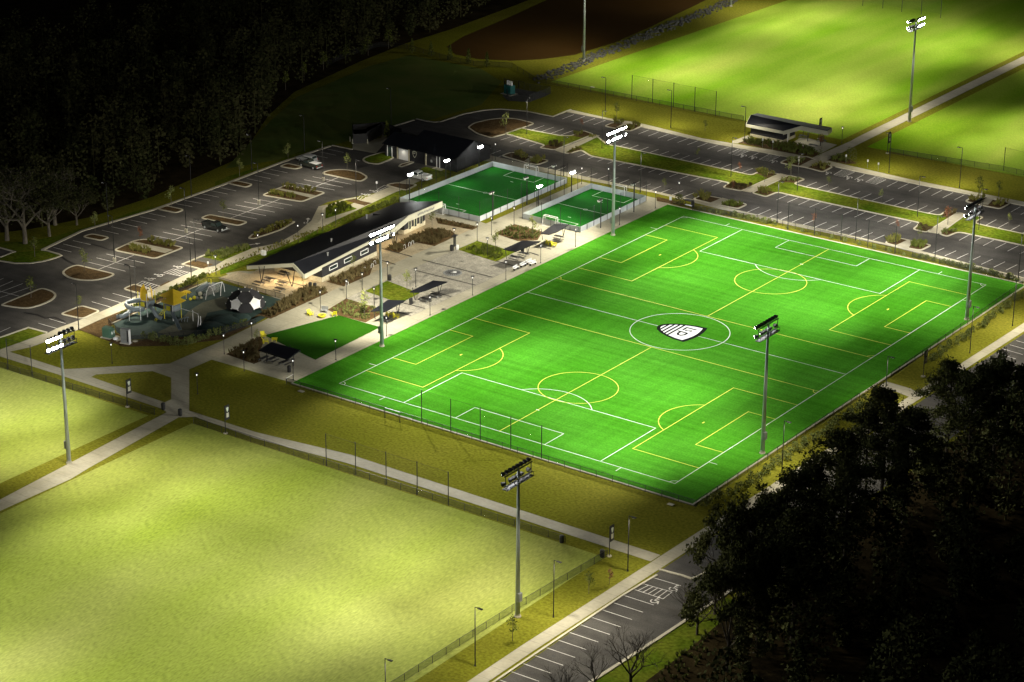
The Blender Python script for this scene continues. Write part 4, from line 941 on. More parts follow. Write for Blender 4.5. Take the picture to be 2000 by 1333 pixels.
# ---- dumpster enclosure
t = thing('dumpster_enclosure', 'dark walled dumpster enclosure with pale gate posts at the edge of the wood', 'enclosure', (-119, 57, 0))
wl = MB(); W0 = [G(690, 281), G(718, 279), G(746, 263)]
b0, b1, b2 = Vector((-126.2, 59.5, 0)), Vector((-122, 65.5, 0)), Vector((-115.3, 63.5, 0))
def wal(a, b, h, mb): d = b-a; mb.box(((a.x+b.x)/2, (a.y+b.y)/2, h/2), (d.length+.2, .2, h), math.atan2(d.y, d.x))
for a, b in ((W0[0], b0), (b0, b1), (b1, b2), (b2, W0[2]), (W0[1], b1)): wal(a, b, 2.6, wl)
part(wl, 'wall', M['dark_wall'])
for a, b in ((W0[0], W0[1]), (W0[1], W0[2])):
    gm_ = MB(); wal(a.lerp(b, .04)+Vector((.15, -.2, 0)), a.lerp(b, .96)+Vector((.15, -.2, 0)), 2.3, gm_); part(gm_, 'gate', M['black_metal'])
for i, p_ in enumerate(((688.5, 281.5), (718, 281.5), (684, 277))):
    o = MB().lathe(G(*p_), [(.12, 0), (.12, 1.1), (.05, 1.18)], 10).build('bollard', M['fascia']); tag(o, 'pale bollard at the dumpster gates, %s from the car park' % ORD[i], 'bollard', 'bollards at the dumpster gates')

# ---- picnic shelters: folded dark canopy on slanted legs
def shelter(pts, zs, legs, label):
    Q = [V(a, b, z) for (a, b), z in zip(pts, zs)]; c = sum(Q, Vector())/len(Q); t_ = thing('picnic_shelter', label, 'shelter', (c.x, c.y, 0), group='picnic shelters of the plaza')
    T = Matrix.Translation(-Vector(t_.location)); m_ = MB(); n_ = len(Q)
    if n_ == 4: m_.slab(Q, .16)
    else:
        m_.slab([Q[0], Q[1], Q[4]], .16); m_.slab([Q[1], Q[2], Q[3], Q[4]], .16)
    o = m_.build('canopy', M['roof'], t_); o.matrix_parent_inverse = T
    for (bx, by), tops in legs:
        b = G(bx, by)
        for dx, dy in tops: 
            o = MB().tube([b, (b.x+dx, b.y+dy, 2.55)], .06, 8).build('leg', M['black_metal'], t_); o.matrix_parent_inverse = T
shelter([(505, 684), (530, 668), (587, 684), (562, 702)], (2.7, 2.9, 2.9, 2.7), [((521, 708), [(0, 0), (.2, .5)]), ((573, 716), [(0, .2)]), ((534, 694), [(0, 0)]), ((566, 700), [(.1, 0)])], 'picnic shelter with flat dark roof beside the brown lawn and the pitch corner')
SPX = [('picnic shelter behind the tall pole with yellow chairs under it', (724, 608, 758, 586, 792, 587, 752, 609, 740, 607), [((776, 614), [(-.5, .3), (.4, .6)]), ((733, 624), [(-.3, -.2)])]),
       ('picnic shelter between the small lawn and paved square with dark tables', (800, 570, 846, 548, 874, 550.5, 832, 567, 818, 571), [((857, 576), [(-.6, .4), (.5, .6)]), ((811, 587), [(-.4, -.3)])]),
       ('picnic shelter at the grassy bed with two dark tables and a bin', (983, 487, 1020, 470, 1056, 472, 1008, 491, 995, 489), [((1030, 497), [(-.5, .4), (.4, .6)]), ((990, 508), [(-.3, -.2)])]),
       ('picnic shelter beside the nearer caged pitch goal with yellow chairs', (1056, 456, 1082, 438, 1112, 438.5, 1090, 452, 1072, 458), [((1100, 462), [(-.4, .3), (.4, .5)]), ((1060, 470), [(-.3, -.2)])])]
for l_, p_, lg in SPX:
    shelter([(p_[i], p_[i+1]) for i in range(0, 10, 2)], (2.7, 3.3, 3.4, 2.75, 2.6), lg, l_)

# ================================================================ FURNITURE
def table():
    t_ = thing('picnic_table', 'x', 'picnic table')
    m_ = MB()
    for i in range(4): m_.box((0, -.30+i*.2, .74), (1.9, .17, .045))
    m_.build('table_top', M['black_metal'], t_)
    for s in (-1, 1): MB().box((0, s*.72, .44), (1.9, .28, .05)).build('seat', M['black_metal'], t_)
    for x in (-.7, .7):
        fr = MB()
        fr.tube([(x, -.75, .0), (x, -.2, .72)], .03, 6); fr.tube([(x, .75, 0), (x, .2, .72)], .03, 6); fr.tube([(x, -.8, .41), (x, .8, .41)], .03, 6); fr.build('leg_frame', M['grey_metal'], t_)
    return t_
TB = [('the back of the pavilion porch', 554, 538, 0), ('the middle of the pavilion porch', 525, 550, 0), ('the porch rail near the ball dome', 505, 558, 0), ('the porch front by the slanted column', 550, 558, 0), ('the porch corner by the rusty planting', 546, 570, 0),
      ('the flat roofed shelter, inner side', 532, 707, 1.55), ('the flat roofed shelter, near the bin', 557, 713, 1.55), ('the flat roofed shelter, outer end', 516, 706, 1.55), ('the small lawn shelter, near the pitch', 830, 590, 0), ('the small lawn shelter, near the paved square', 850, 582, 0),
      ('the shelter behind the tall pole', 753, 629, 0), ('the grassy bed shelter, nearer one', 1004, 508, 0), ('the grassy bed shelter, one by the bin', 1023, 501, 0), ('the shelter by the caged goal', 1091, 468, 0), ('the far pavilion, outer one', 1587, 289, 0), ('the far pavilion, inner one', 1604, 279, 0), ('the far pavilion, at its back edge', 1568, 271, 0)]
tp = table()
for i, (l_, a, b, rz) in enumerate(TB): place(tp, i > 0, G(a, b, .07), rz, 'dark slatted picnic table at '+l_, 'dark picnic tables')
def chair():
    t_ = thing('lounge_chair', 'x', 'lounge chair')
    m_ = MB(); m_.add([(-.3, -.36, .40), (.45, -.36, .30), (.45, .36, .30), (-.3, .36, .40), (-.3, -.36, .36), (.45, -.36, .26), (.45, .36, .26), (-.3, .36, .36)], [(0, 1, 2, 3), (7, 6, 5, 4), (0, 4, 5, 1), (1, 5, 6, 2), (2, 6, 7, 3), (3, 7, 4, 0)]); m_.build('seat', M['yellow'], t_)
    m_ = MB(); m_.add([(-.28, -.38, .36), (-.62, -.42, 1.05), (-.62, .42, 1.05), (-.28, .38, .36), (-.34, -.38, .34), (-.68, -.42, 1.03), (-.68, .42, 1.03), (-.34, .38, .34)], [(0, 1, 2, 3), (7, 6, 5, 4), (0, 4, 5, 1), (1, 5, 6, 2), (2, 6, 7, 3), (3, 7, 4, 0)]); m_.build('backrest', M['yellow'], t_)
    for s in (-1, 1):
        MB().box((.05, s*.46, .58), (.95, .16, .05)).build('armrest', M['yellow'], t_)
        MB().box((.45, s*.40, .28), (.10, .06, .56)).build('leg', M['yellow'], t_); MB().box((-.42, s*.40, .26), (.3, .06, .5)).build('leg', M['yellow'], t_)
    return t_
CH = [('facing the stone fire bowl, at the promenade edge', 606, 616, -.3), ('facing the fire bowl, beside the dark low bed', 652, 617, 2.6), ('at the play lawn corner by the sapling', 514, 659, -.6), ('behind the flat shelter roof at the play lawn', 519, 670, .8), ('on the play lawn just past the flat roofed shelter', 536, 667, 2.2),
      ('under the shelter behind the tall pole', 760, 617, 1.2), ('pulled out from the shelter behind the tall pole', 774, 621, .4), ('lying near the cage goal shelter', 1072, 477, 1.2), ('on the pavement by the cage goal shelter', 1082, 481, .3)]
cp = chair()
for i, (l_, a, b, rz) in enumerate(CH): place(cp, i > 0, G(a, b, .08), rz, 'yellow lounge chair '+l_, 'yellow lounge chairs', .95)
q = G(629, 620, .08); t_ = thing('fire_bowl', 'round yellow rimmed table among the lounge chairs on the play lawn', 'table', q); MB().lathe((0, 0, 0), [(.45, 0), (.55, .3), (.75, .36), (.78, .5), (.5, .52), (.45, .44)], 18).build('bowl', M['yellow'], t_); MB().lathe((0, 0, .45), [(.44, 0), (.01, .03)], 14, cap=False).build('plate', M['dark_wall'], t_)
q = G(633, 610, .08); t_ = thing('lounge_bench', 'grey lounge bench behind the round yellow table on the play lawn', 'bench', q, .3); MB().box((0, 0, .4), (1.3, .6, .1)).build('seat', M['grey_metal'], t_); MB().box((0, .32, .75), (1.3, .1, .7)).build('backrest', M['grey_metal'], t_)
for s in (-1, 1): MB().box((s*.55, 0, .18), (.08, .55, .35)).build('leg', M['grey_metal'], t_)
def bin_():
    t_ = thing('litter_bin', 'x', 'bin'); MB().lathe((0, 0, 0), [(.26, 0), (.30, .08), (.32, .85), (.30, .9)], 14).build('bin_body', M['black_metal'], t_); MB().lathe((0, 0, .9), [(.31, 0), (.31, .05), (.2, .16), (.12, .17)], 14).build('lid', M['black_metal'], t_); return t_
BN = [('on the path junction, nearer the small field', 319, 800), ('on the path junction, nearer the large field', 352, 812), ('in the large field by the fence end', 1097, 1060), ('at the fence corner beside the brown banner', 1176, 1088), ('beside the flat roofed shelter near the pitch', 565, 727), ('on the promenade beside a lamp', 761, 548), ('by the small lawn shelter', 802.5, 594), ('at the notice board', 882, 490), ('behind the grassy bed shelter tables', 1020.6, 492), ('at the pavilion porch, first of two', 606, 563), ('at the pavilion porch, second of two', 615, 564.5), ('by the notice post at the green field', 1353, 404)]
bp_ = bin_()
for i, (l_, a, b) in enumerate(BN): place(bp_, i > 0, G(a, b, .05), 0, 'black litter bin '+l_, 'black litter bins', 1.15)
# white benches at the pitch edge
for i, (a, b) in enumerate(((1008, 527), (1022, 521), (1034, 515), (1041, 518))):
    q = G(a, b, .06); t_ = thing('team_bench', 'pale team bench on the pitch edge pavement, %s from the round grate' % ORD[i], 'bench', q, R(95-i*6), group='pale team benches')
    MB().box((0, 0, .45), (1.7, .4, .05)).build('seat', M['white_metal'], t_); MB().box((0, .24, .72), (1.7, .05, .3)).build('backrest', M['white_metal'], t_)
    for s in (-1, 1): MB().box((s*.65, .05, .22), (.07, .42, .43)).build('leg', M['black_metal'], t_)
# bike hoops along the brown bed
for i, (a, b) in enumerate(((672+6, 558), (712, 531-1), (727, 523), (732, 517), (790, 486), (800, 481), (806, 478))):
    q = G(a, b, .06); o = MB().tube([(0, -.35, 0), (0, -.33, .6), (0, -.15, .82), (0, .15, .82), (0, .33, .6), (0, .35, 0)], .035, 6).build('bike_hoop', M['white_metal']); o.location = q
    tag(o, 'pale bike hoop at the rim of the brown bed, %s from the porch' % ORD[i], 'bike rack', 'bike hoops along the brown bed')
# round decorative grate sunk in the paved square
q = G(884, 533, bz+.015); t_ = thing('floor_grate', 'round patterned grate set in the paved square', 'grate', q)
MB().lathe((0, 0, 0), [(1.85, 0), (1.85, .03), (1.5, .035)], 28).build('rim', M['grey_metal'], t_); m_ = MB()
for i in range(20):
    a = R(i*18); m_.box((1.0*math.cos(a), 1.0*math.sin(a), .05), (1.1, .09, .03), a)
m_.build('slat', M['black_metal'], t_); MB().lathe((.25, .35, .04), [(.42, 0), (.40, .06), (.1, .1)], 16).build('hub', M['white_metal'], t_)

# banners: black post with a flag-like sign
def banner(h, sign_h, wd):
    t_ = thing('banner_post', 'x', 'banner'); MB().tube([(0, 0, 0), (0, 0, h)], .07, 8).build('pole', M['black_metal'], t_); MB().lathe((0, 0, 0), [(.38, 0), (.38, .12), (.3, .14)], 14).build('footing', M['kerb'], t_)
    s_ = MB().rbox((0, wd/2+.05, h-sign_h/2), (.14, wd, sign_h), .03).build('sign_panel', M['black_metal'], t_)
    for k in (1, -1):
        m_ = MB(); yc, zc = wd/2+.05, h-sign_h*.30
        m_.add([(k*.085, yc+a*wd*.30, zc+b*sign_h*.17) for a, b in ((-1, .8), (.2, 1), (1, .7), (.75, -.2), (.2, -1), (-.5, -.6))], [tuple(range(6))]); m_.build('emblem', M['pitch_white'], s_)
        MB().box((k*.085, yc+.02, h-sign_h*.68), (.006, wd*.55, sign_h*.30)).build('emblem', M['fascia'], s_)
    return t_
BA = [('beside the fence of the small field at the path triangle', 249, 795, 741), ('beside the fence at the large field corner', 440.6, 847, 790), ('at the east road end of the long straight path', 1190, 1087, 1025), ('on the olive verge by the dark pines', 1803, 736, 687), ('by the far field gate beside a tall lamp', 1733, 300, 261), ('behind the far pavilion roof', 1599, 272, 231)]
bb = None
for i, (l_, a, b, c) in enumerate(BA):
    o = banner(4.9, 2.6, 1.05) if bb is None else copy_tree(bb); bb = bb or o; o.location = G(a, b); o['label'] = 'black emblem banner '+l_; o['group'] = 'black banner posts'
t_ = thing('notice_board', 'tall black notice board on the promenade with a small grey cabinet', 'notice board', G(888, 489, .05), R(10)); MB().box((0, 0, 1.9), (.12, .95, 2.2)).build('sign_panel', M['black_metal'], t_)
for s in (-.45, .45): MB().tube([(0, s, 0), (0, s, 3.0)], .05, 6).build('post', M['black_metal'], t_)
MB().box((.35, .5, .5), (.4, .4, 1.0)).build('cabinet', M['white_metal'], t_); MB().box((0, 0, 3.05), (.9, 1.6, .06)).build('canopy', M['black_metal'], t_)
for l_, a, b, h in (('beside the zebra striped bay at the park entrance', 407, 532, 2.2), ('on the verge beside the far field gate, first of two', 1694, 329, 2.0), ('on the verge beside the far field gate, second of two', 1715, 335, 2.0), ('in the planting before the far pavilion, first of two', 1489, 289, 2.2), ('in the planting before the far pavilion, second of two', 1509, 293, 2.2), ('beside the dark shrub at the dividing path', 1652, 320, 2.1), ('by the grassy bed next to the zebra bay behind the roof', 736, 372, 2.0)):
    t_ = thing('bay_sign', 'small pale bay sign '+l_, 'sign', G(a, b), group='small pale bay signs'); MB().tube([(0, 0, 0), (0, 0, h)], .03, 6).build('post', M['grey_metal'], t_); MB().box((0, 0, h-.25), (.32, .04, .5), R(30)).build('sign_panel', M['white_metal'], t_)
t_ = thing('notice_sign', 'small white sign on the fence at the far green field corner', 'sign', G(1309, 398)); MB().tube([(0, 0, 0), (0, 0, 1.6)], .04, 6).build('post', M['black_metal'], t_); MB().box((.05, 0, 1.15), (.5, .05, .8), R(25)).build('sign_panel', M['white_metal'], t_)
t_ = thing('shade_canopy', 'low dark bench canopy behind the far pitch fence', 'canopy', G(1345, 405)); MB().box((0, 0, 1.55), (2.0, 1.0, .12)).build('canopy', M['black_metal'], t_)
for s in (-.8, .8): MB().tube([(s, 0, 0), (s, 0, 1.5)], .05, 6).build('leg', M['black_metal'], t_)
MB().box((0, 0, .45), (1.7, .45, .08)).build('seat', M['white_metal'], t_)

# ================================================================ FENCES, NETS, CAGES
POSTM = {}
def post_obj(h, r, parent, loc, m='black_metal'):
    k = (round(h, 2), r, m)
    if k not in POSTM:
        o = MB().tube([(0, 0, 0), (0, 0, h)], r, 6).build('post', M[m]); POSTM[k] = o.data; 
    else: o = bpy.data.objects.new('post', POSTM[k]); COL.objects.link(o)
    o.parent = parent; o.location = loc; return o
def fence(pts, h, gap, label, px=True, mesh='chain', rails=True, group=None, r=.04):
    P = GP(pts) if px else [Vector((p[0], p[1], 0)) for p in pts]
    t_ = thing('fence', label, 'fence', P[0], group=group); O = P[0]
    rl = MB(); ms = MB()
    for i in range(len(P)-1):
        a, b = P[i]-O, P[i+1]-O; d = (b-a).length; n_ = max(1, round(d/gap))
        for k in range(n_+(1 if i == len(P)-2 else 0)): post_obj(h, r, t_, a.lerp(b, k/n_))
        if rails: rl.tube([a+Vector((0, 0, h)), b+Vector((0, 0, h))], .03, 6); rl.tube([a+Vector((0, 0, .08)), b+Vector((0, 0, .08))], .015, 4)
        ms.add([a+Vector((0, 0, .06)), b+Vector((0, 0, .06)), b+Vector((0, 0, h)), a+Vector((0, 0, h))], [(0, 1, 2, 3)])
    if rails: rl.build('rail', M['black_metal'], t_)
    o = ms.build('mesh_panel', M[mesh], t_); return t_
fg = 'low black chain link fences'
fence([(378, 828), (1104, 1061)], 1.2, 3.1, 'low black chain link fence between the large lime field and the straight path', group=fg)
fence([(-60, 701), (302, 811)], 1.2, 3.1, 'low black chain link fence at the end of the smaller lime field', group=fg)
fence([(1186, 1088), (1000, 1197), (790, 1331), (600, 1452)], 1.2, 3.1, 'low black chain link fence of the large lime field along the east road', group=fg)
fence([(560, 751), (1358, 991)], 1.2, 3.1, 'black chain link fence at the brown lawn end of the green pitch', group=fg)
fence([(1360, 990), (1679, 780)], 1.2, 3.1, 'black chain link fence along the green pitch above the dark trees', group=fg)
fence([(1740, 739), (1998, 559)], 1.2, 3.1, 'black chain link fence along the green pitch towards the north car park', group=fg)
fence([(1352, 412), (1504, 436), (1998, 556)], 1.25, 3.1, 'black chain link fence between the green pitch and the north car park', group=fg)
fence([(1045, 160), (1452, 237)], 1.25, 3.3, 'low black chain link fence before the far lime field', group=fg)
fence([(1737, 300), (1960, 335), (2060, 357)], 1.2, 3.3, 'low black chain link fence of the far field beyond the dividing path', group=fg)
fence([(430, 553), (556, 586)], 1.1, 2.2, 'black rail fence between the porch and the playground', group=fg)
fence([(212, 634), (405, 553), (430, 552)], 1.1, 2.6, 'black rail fence between the playground and the car park sidewalk', group=fg)
fence([(212, 634), (250, 668), (440, 652), (500, 634)], 1.1, 2.6, 'black rail fence behind the yellow green shrubs of the playground', group=fg)
fence([(640, 128), (685, 108), (740, 92), (765, 92), (795, 97), (875, 119), (925, 129), (1000, 133), (1045, 160)], 1.3, 3.4, 'black fence curving between the dark lawn and the muddy pond', group=fg)
fence(n8((580, 335), (760, 390), (1080, 430), (1000, 470), (750, 560), (420, 540), (355, 300), (590, 345)), 1.8, 2.4, 'black fence round the gravel pad with the teal pump unit', group=fg)
def ball_net(bases, tops, label):
    B_ = [G(*b) for b in bases]; h = sum(tall(*b, t_[1]) for b, t_ in zip(bases, tops))/len(bases)
    t_ = thing('ball_stop_net', label, 'net', B_[0], group='tall ball stop nets'); O = B_[0]
    for b in B_: post_obj(h, .075, t_, b-O)
    m_ = MB(); m_.add([B_[0]-O+Vector((0, 0, 1.2)), B_[-1]-O+Vector((0, 0, 1.2)), B_[-1]-O+Vector((0, 0, h-.05)), B_[0]-O+Vector((0, 0, h-.05))], [(0, 1, 2, 3)]); m_.build('net', M['net'], t_)
    MB().tube([B_[0]-O+Vector((0, 0, h-.06)), B_[-1]-O+Vector((0, 0, h-.06))], .018, 4).build('cable', M['black_metal'], t_)
k2 = K4(500, 666)
ball_net(k2((1295, 642), (1522, 712), (1752, 780), (1990, 852))+[(1057.6, 897)], k2((1295, 385), (1520, 452), (1752, 518), (1988, 588))+[(1057.6, 831)], 'tall black net posts behind the near goal of the green pitch')
ball_net(k2((550, 976), (780, 1046), (1018, 1122), (1260, 1200), (1503, 1283)), k2((548, 715), (773, 795), (1013, 870), (1257, 945), (1498, 1025)), 'tall black net posts between the large lime field and the straight path')
ball_net(r6((390, 995), (735, 1067), (1080, 1141), (1430, 1226), (1785, 1311)), r6((400, 650), (745, 705), (1090, 790), (1440, 870), (1795, 930)), 'tall black net posts behind the car park goal of the green pitch')
f3 = K4(1000, 0)
ball_net(f3((935, 776), (1097, 806), (1260, 836), (1425, 871), (1590, 907)), f3((935, 592), (1097, 612), (1260, 645), (1425, 682), (1590, 712)), 'tall black net posts at the near end of the far lime field')
ball_net([(1685, 12), (1724, 17), (1761, 24), (1799, 30), (1837, 36)], [(1685, -28), (1724, -23), (1761, -17), (1799, -12), (1837, -6)], 'tall black net posts at the distant end of the far lime field')
ball_net([(1960, 333), (2000, 343), (2040, 353)], [(1963, 289), (2003, 298), (2043, 307)], 'tall black net posts of the field beyond the dividing path')
ball_net([(28-12, 721), (63, 735)], [(12, 662), (58, 674)], 'pair of tall black net posts at the end of the smaller lime field')
t_ = thing('service_gate', 'pale topped gate frame in the fence of the green pitch', 'gate', G(752, 817)); q = G(781, 826)-G(752, 817)
for p_ in (Vector((0, 0, 0)), q): post_obj(1.9, .06, t_, p_)
MB().tube([(0, 0, 1.9), q+Vector((0, 0, 1.9))], .05, 6).build('crossbar', M['white_metal'], t_)
t_ = thing('service_gate', 'low white gate bar at the pitch corner by the flat roofed shelter', 'gate', G(559, 752)); q = G(573, 744)-G(559, 752)
for p_ in (Vector((0, 0, 0)), q): post_obj(1.2, .05, t_, p_)
MB().tube([(0, 0, 1.2), q+Vector((0, 0, 1.2))], .04, 6).build('crossbar', M['white_metal'], t_)
def cage(P, label, skip=None):
    t_ = thing('pitch_cage', label, 'pitch cage', (*P[0], 0)); O = Vector((*P[0], 0)); n_ = len(P); net = MB(); cab = MB()
    for i in range(n_):
        a, b = Vector((*P[i], 0))-O, Vector((*P[(i+1) % n_], 0))-O; d = b-a; k = max(2, round(d.length/2.45))
        m_ = MB(); m_.box(((a.x+b.x)/2, (a.y+b.y)/2, .62), (d.length-.12, .07, 1.15), math.atan2(d.y, d.x)); m_.build('rebound_board', M['board'], t_)
        out = Vector((d.y, -d.x, 0)).normalized()*.09
        for j in range(k): post_obj(1.25 if (j % 2) else 4.6, .05, t_, a.lerp(b, j/k)+out)
        net.add([a+Vector((0, 0, 1.25))+out, b+Vector((0, 0, 1.25))+out, b+Vector((0, 0, 4.5))+out, a+Vector((0, 0, 4.5))+out], [(0, 1, 2, 3)])
    net.build('net', M['net'], t_)
    return t_
cage(P1, 'larger caged pitch surround of white boards and black net posts beside the pavilion')
cage(P2, 'nearer caged pitch surround of white boards and black net posts beside the big green pitch')
def goal(c, rz, label, wd=3.2, h=2.0, dp=1.1):
    t_ = thing('goal', label, 'goal', (c[0], c[1], CZ+.03), rz, group='white goals of the caged pitches'); s = wd/2
    m_ = MB(); m_.tube([(0, -s, 0), (0, -s, h), (0, s, h), (0, s, 0)], .06, 8); m_.build('frame', M['white_metal'], t_)
    m_ = MB(); m_.tube([(0, -s, h), (-dp*.6, -s, h), (-dp, -s, 0), (0, -s, 0)], .035, 6); m_.tube([(0, s, h), (-dp*.6, s, h), (-dp, s, 0), (0, s, 0)], .035, 6); m_.tube([(-dp, -s, .02), (-dp, s, .02)], .035, 6); m_.tube([(-dp*.6, -s, h), (-dp*.6, s, h)], .035, 6); m_.build('back_frame', M['white_metal'], t_)
    m_ = MB(); m_.add([(0, -s, h), (0, s, h), (-dp*.6, s, h), (-dp*.6, -s, h), (-dp, s, 0), (-dp, -s, 0), (0, -s, 0), (0, s, 0)], [(0, 1, 2, 3), (3, 2, 4, 5), (0, 3, 5, 6), (1, 7, 4, 2)]); m_.build('goal_net', M['goalnet'], t_)
c = (P1[2]+P1[3])/2; goal((c.x+.3, c.y-.1), R(-90), 'white goal at the car park end of the larger caged pitch'); c = (P1[0]+P1[1])/2; goal((c.x, c.y+.1), R(90), 'white goal of the larger caged pitch next to the pavilion roof')
c = (P2[2]+P2[3])/2; goal((c.x, c.y-.1), R(-90), 'white goal at the car park end of the nearer caged pitch'); c = (P2[0]+P2[1])/2; goal((c.x, c.y+.1), R(90), 'white goal of the nearer caged pitch beside the shelters')

# ================================================================ VEHICLES (front towards +X)
def vehicle(kind, paint, loc, rz, label):
    name = {'pickup': 'pickup_truck', 'suv': 'parked_car'}[kind]; t_ = thing(name, label, 'pickup truck' if kind == 'pickup' else 'car', loc, rz, 'vehicles in the west car park')
    Ln, wd = (5.7, 1.95) if kind == 'pickup' else (4.8, 1.9); f, r_ = Ln/2, -Ln/2
    def loft(prof, wl):
        """side outline (x,z) lofted across the width with the edges drawn in"""
        m_ = MB(); ys = [-wl/2, -wl/2+.09, wl/2-.09, wl/2]; n_ = len(prof); cx = sum(p[0] for p in prof)/n_; cz = sum(p[1] for p in prof)/n_
        for k, y in enumerate(ys):
            s = .93 if k in (0, 3) else 1.0; m_.v += [(cx+(x-cx)*(s+.03 if s < 1 else 1), y, cz+(z-cz)*s) for x, z in prof]
        m_.f += [tuple(range(n_)), tuple(range(4*n_-1, 3*n_-1, -1))]+[(k*n_+i, (k+1)*n_+i, (k+1)*n_+(i+1) % n_, k*n_+(i+1) % n_) for k in range(3) for i in range(n_)]
        return m_
    if kind == 'pickup':
        loft([(r_, .45), (r_, 1.02), (-.35, 1.04), (1.2, 1.06), (2.55, .98), (f-.05, .85), (f, .5), (f-.2, .38), (r_+.1, .4)], wd).build('body', paint, t_)
        cab = loft([(-.4, 1.02), (-.28, 1.68), (-.1, 1.78), (.95, 1.78), (1.55, 1.06)], wd-.22); cab.build('cab', paint, t_)
        bd = MB()
        for s in (-1, 1): bd.box(((r_-.42)/2+.0, s*(wd/2-.09), 1.18), (abs(r_)-.42, .14, .34))
        bd.box((r_+.08, 0, 1.16), (.12, wd-.1, .36)); bd.build('bed_side', paint, t_); gx = (-.36, -.2, 1.0, 1.5)
        gz0, gz1 = 1.1, 1.64
    else:
        loft([(r_+.02, .5), (r_+.05, 1.05), (-2.0, 1.08), (1.1, 1.08), (2.1, .98), (f-.04, .82), (f, .5), (f-.2, .36), (r_+.2, .36)], wd).build('body', paint, t_)
        loft([(-2.2, 1.05), (-1.95, 1.62), (-1.6, 1.72), (.25, 1.70), (1.15, 1.06)], wd-.2).build('cab', paint, t_); gx = (-1.95, -1.7, .2, .95); gz0, gz1 = 1.12, 1.58
    gl = MB(); wy = wd/2-.09
    for s in (-1, 1):
        m = MB(); gl.add([(gx[0]+.12, s*wy, gz0), (gx[3]-.12, s*wy, gz0), (gx[2]-.05, s*(wy-.02), gz1), (gx[1]+.1, s*(wy-.02), gz1)], [(0, 1, 2, 3)])
    x3 = (1.55, .97) if kind == 'pickup' else (1.15, .27); zt = 1.72 if kind == 'pickup' else 1.64
    gl.add([(x3[0]+.01, -wy+.14, 1.10), (x3[0]+.01, wy-.14, 1.10), (x3[1]+.07, wy-.2, zt), (x3[1]+.07, -wy+.2, zt)], [(0, 1, 2, 3)])
    xr = (-.42, -.31) if kind == 'pickup' else (-2.22, -1.99); gl.add([(xr[0], -wy+.14, 1.14), (xr[0], wy-.14, 1.14), (xr[1], wy-.2, 1.58), (xr[1], -wy+.2, 1.58)], [(0, 1, 2, 3)])
    gl.build('window', M['glass'], t_)
    for x in (f-1.0, r_+1.05):
        for s in (-1, 1):
            o = MB().lathe((0, 0, 0), [(.2, -.12), (.36, -.11), (.37, -.05), (.37, .07), (.34, .12), (.2, .125)], 16).build('wheel', M['tyre'], t_); o.location = (x, s*(wd/2-.10), .37); o.rotation_euler = (R(-90*s), 0, 0)
            MB().lathe((0, 0, 0), [(.22, .125), (.2, .14), (.06, .15), (.01, .16)], 12).build('rim', M['silver'], o)
    for s in (-1, 1):
        MB().rbox((f-.03, s*(wd/2-.32), .76), (.12, .34, .17), .03).build('headlight', M['clear_light'], t_); MB().rbox((r_+.02, s*(wd/2-.16), .86), (.1, .18, .3), .03).build('taillight', M['red_light'], t_)
    for x in (f+.02, r_-.02): MB().rbox((x, 0, .52), (.16, wd-.15, .18), .04).build('bumper', M['silver'], t_)
    if kind == 'pickup' and paint is M['dark_green_car']: MB().box((-1.62, 0, 1.36), (2.2, wd-.2, .05)).build('white_panel', M['white_metal'], t_)  # flat white panel laid over the bed, on the dark pickup only
    return t_
vehicle('pickup', M['black_car'], G(419, 448.5, .03), R(-2), 'black pickup truck parked beside the long brown kerb island')
vehicle('pickup', M['white_car'], G(819, 350, .03), R(178), 'white pickup truck beside the storage building and the caged pitch')
vehicle('suv', M['silver'], G(600, 316, .03), R(180), 'silver estate car parked at the wood edge kerb')
vehicle('pickup', M['dark_green_car'], G(606, 327, .03), R(176), 'dark pickup with a white top panel beside the silver car')

# ================================================================ PLAYGROUND
T2 = G(338, 622, .06); T1 = G(288, 614, .06)
t = thing('play_structure', 'large playground climbing frame with yellow canopies, a spiral slide and a straight slide', 'play structure', T2)
def pp(mb, name, m, smooth=False): o = mb.build(name, m, None, smooth); o.parent = t; o.matrix_parent_inverse = Matrix.Translation(-T2); return o
for c0, hh in ((T2, 4.2), (T1, 4.6)):
    for dx in (-1.1, 1.1):
        for dy in (-1.1, 1.1): pp(MB().tube([c0+Vector((dx, dy, 0)), c0+Vector((dx, dy, hh))], .07, 8), 'post', M['yellow'] if dx*dy > 0 else M['white_metal'])
    pp(MB().box((c0.x, c0.y, 1.8), (2.3, 2.3, .12)), 'deck', M['grey_metal']); pp(MB().box((c0.x, c0.y, 3.0), (2.3, 2.3, .1)), 'deck', M['grey_metal'])
    for s in (-1, 1): pp(MB().box((c0.x+s*1.12, c0.y, 2.4), (.06, 1.9, .9)), 'panel', M['slide']); 
    pp(MB().box((c0.x, c0.y-1.12, 2.35), (1.0, .06, .9)), 'panel', M['yellow'])
def hip(c0, s, z, h):
    m_ = MB(); a = [(c0.x+x*s, c0.y+y*s, z) for x, y in ((-1, -1), (0, -1.1), (1, -1), (1.1, 0), (1, 1), (0, 1.1), (-1, 1), (-1.1, 0))]
    m_.add(a+[(c0.x, c0.y, z+h)]+[(p[0], p[1], z-.06) for p in a], [(i, (i+1) % 8, 8) for i in range(8)]+[(i, 9+i, 9+(i+1) % 8, (i+1) % 8) for i in range(8)]); return m_
pp(hip(T2+Vector((-.6, .9, 0)), 1.75, 4.3, 1.2), 'canopy', M['gold']); pp(hip(T2+Vector((.9, -.6, 0)), 1.65, 3.9, 1.1), 'canopy', M['gold'])
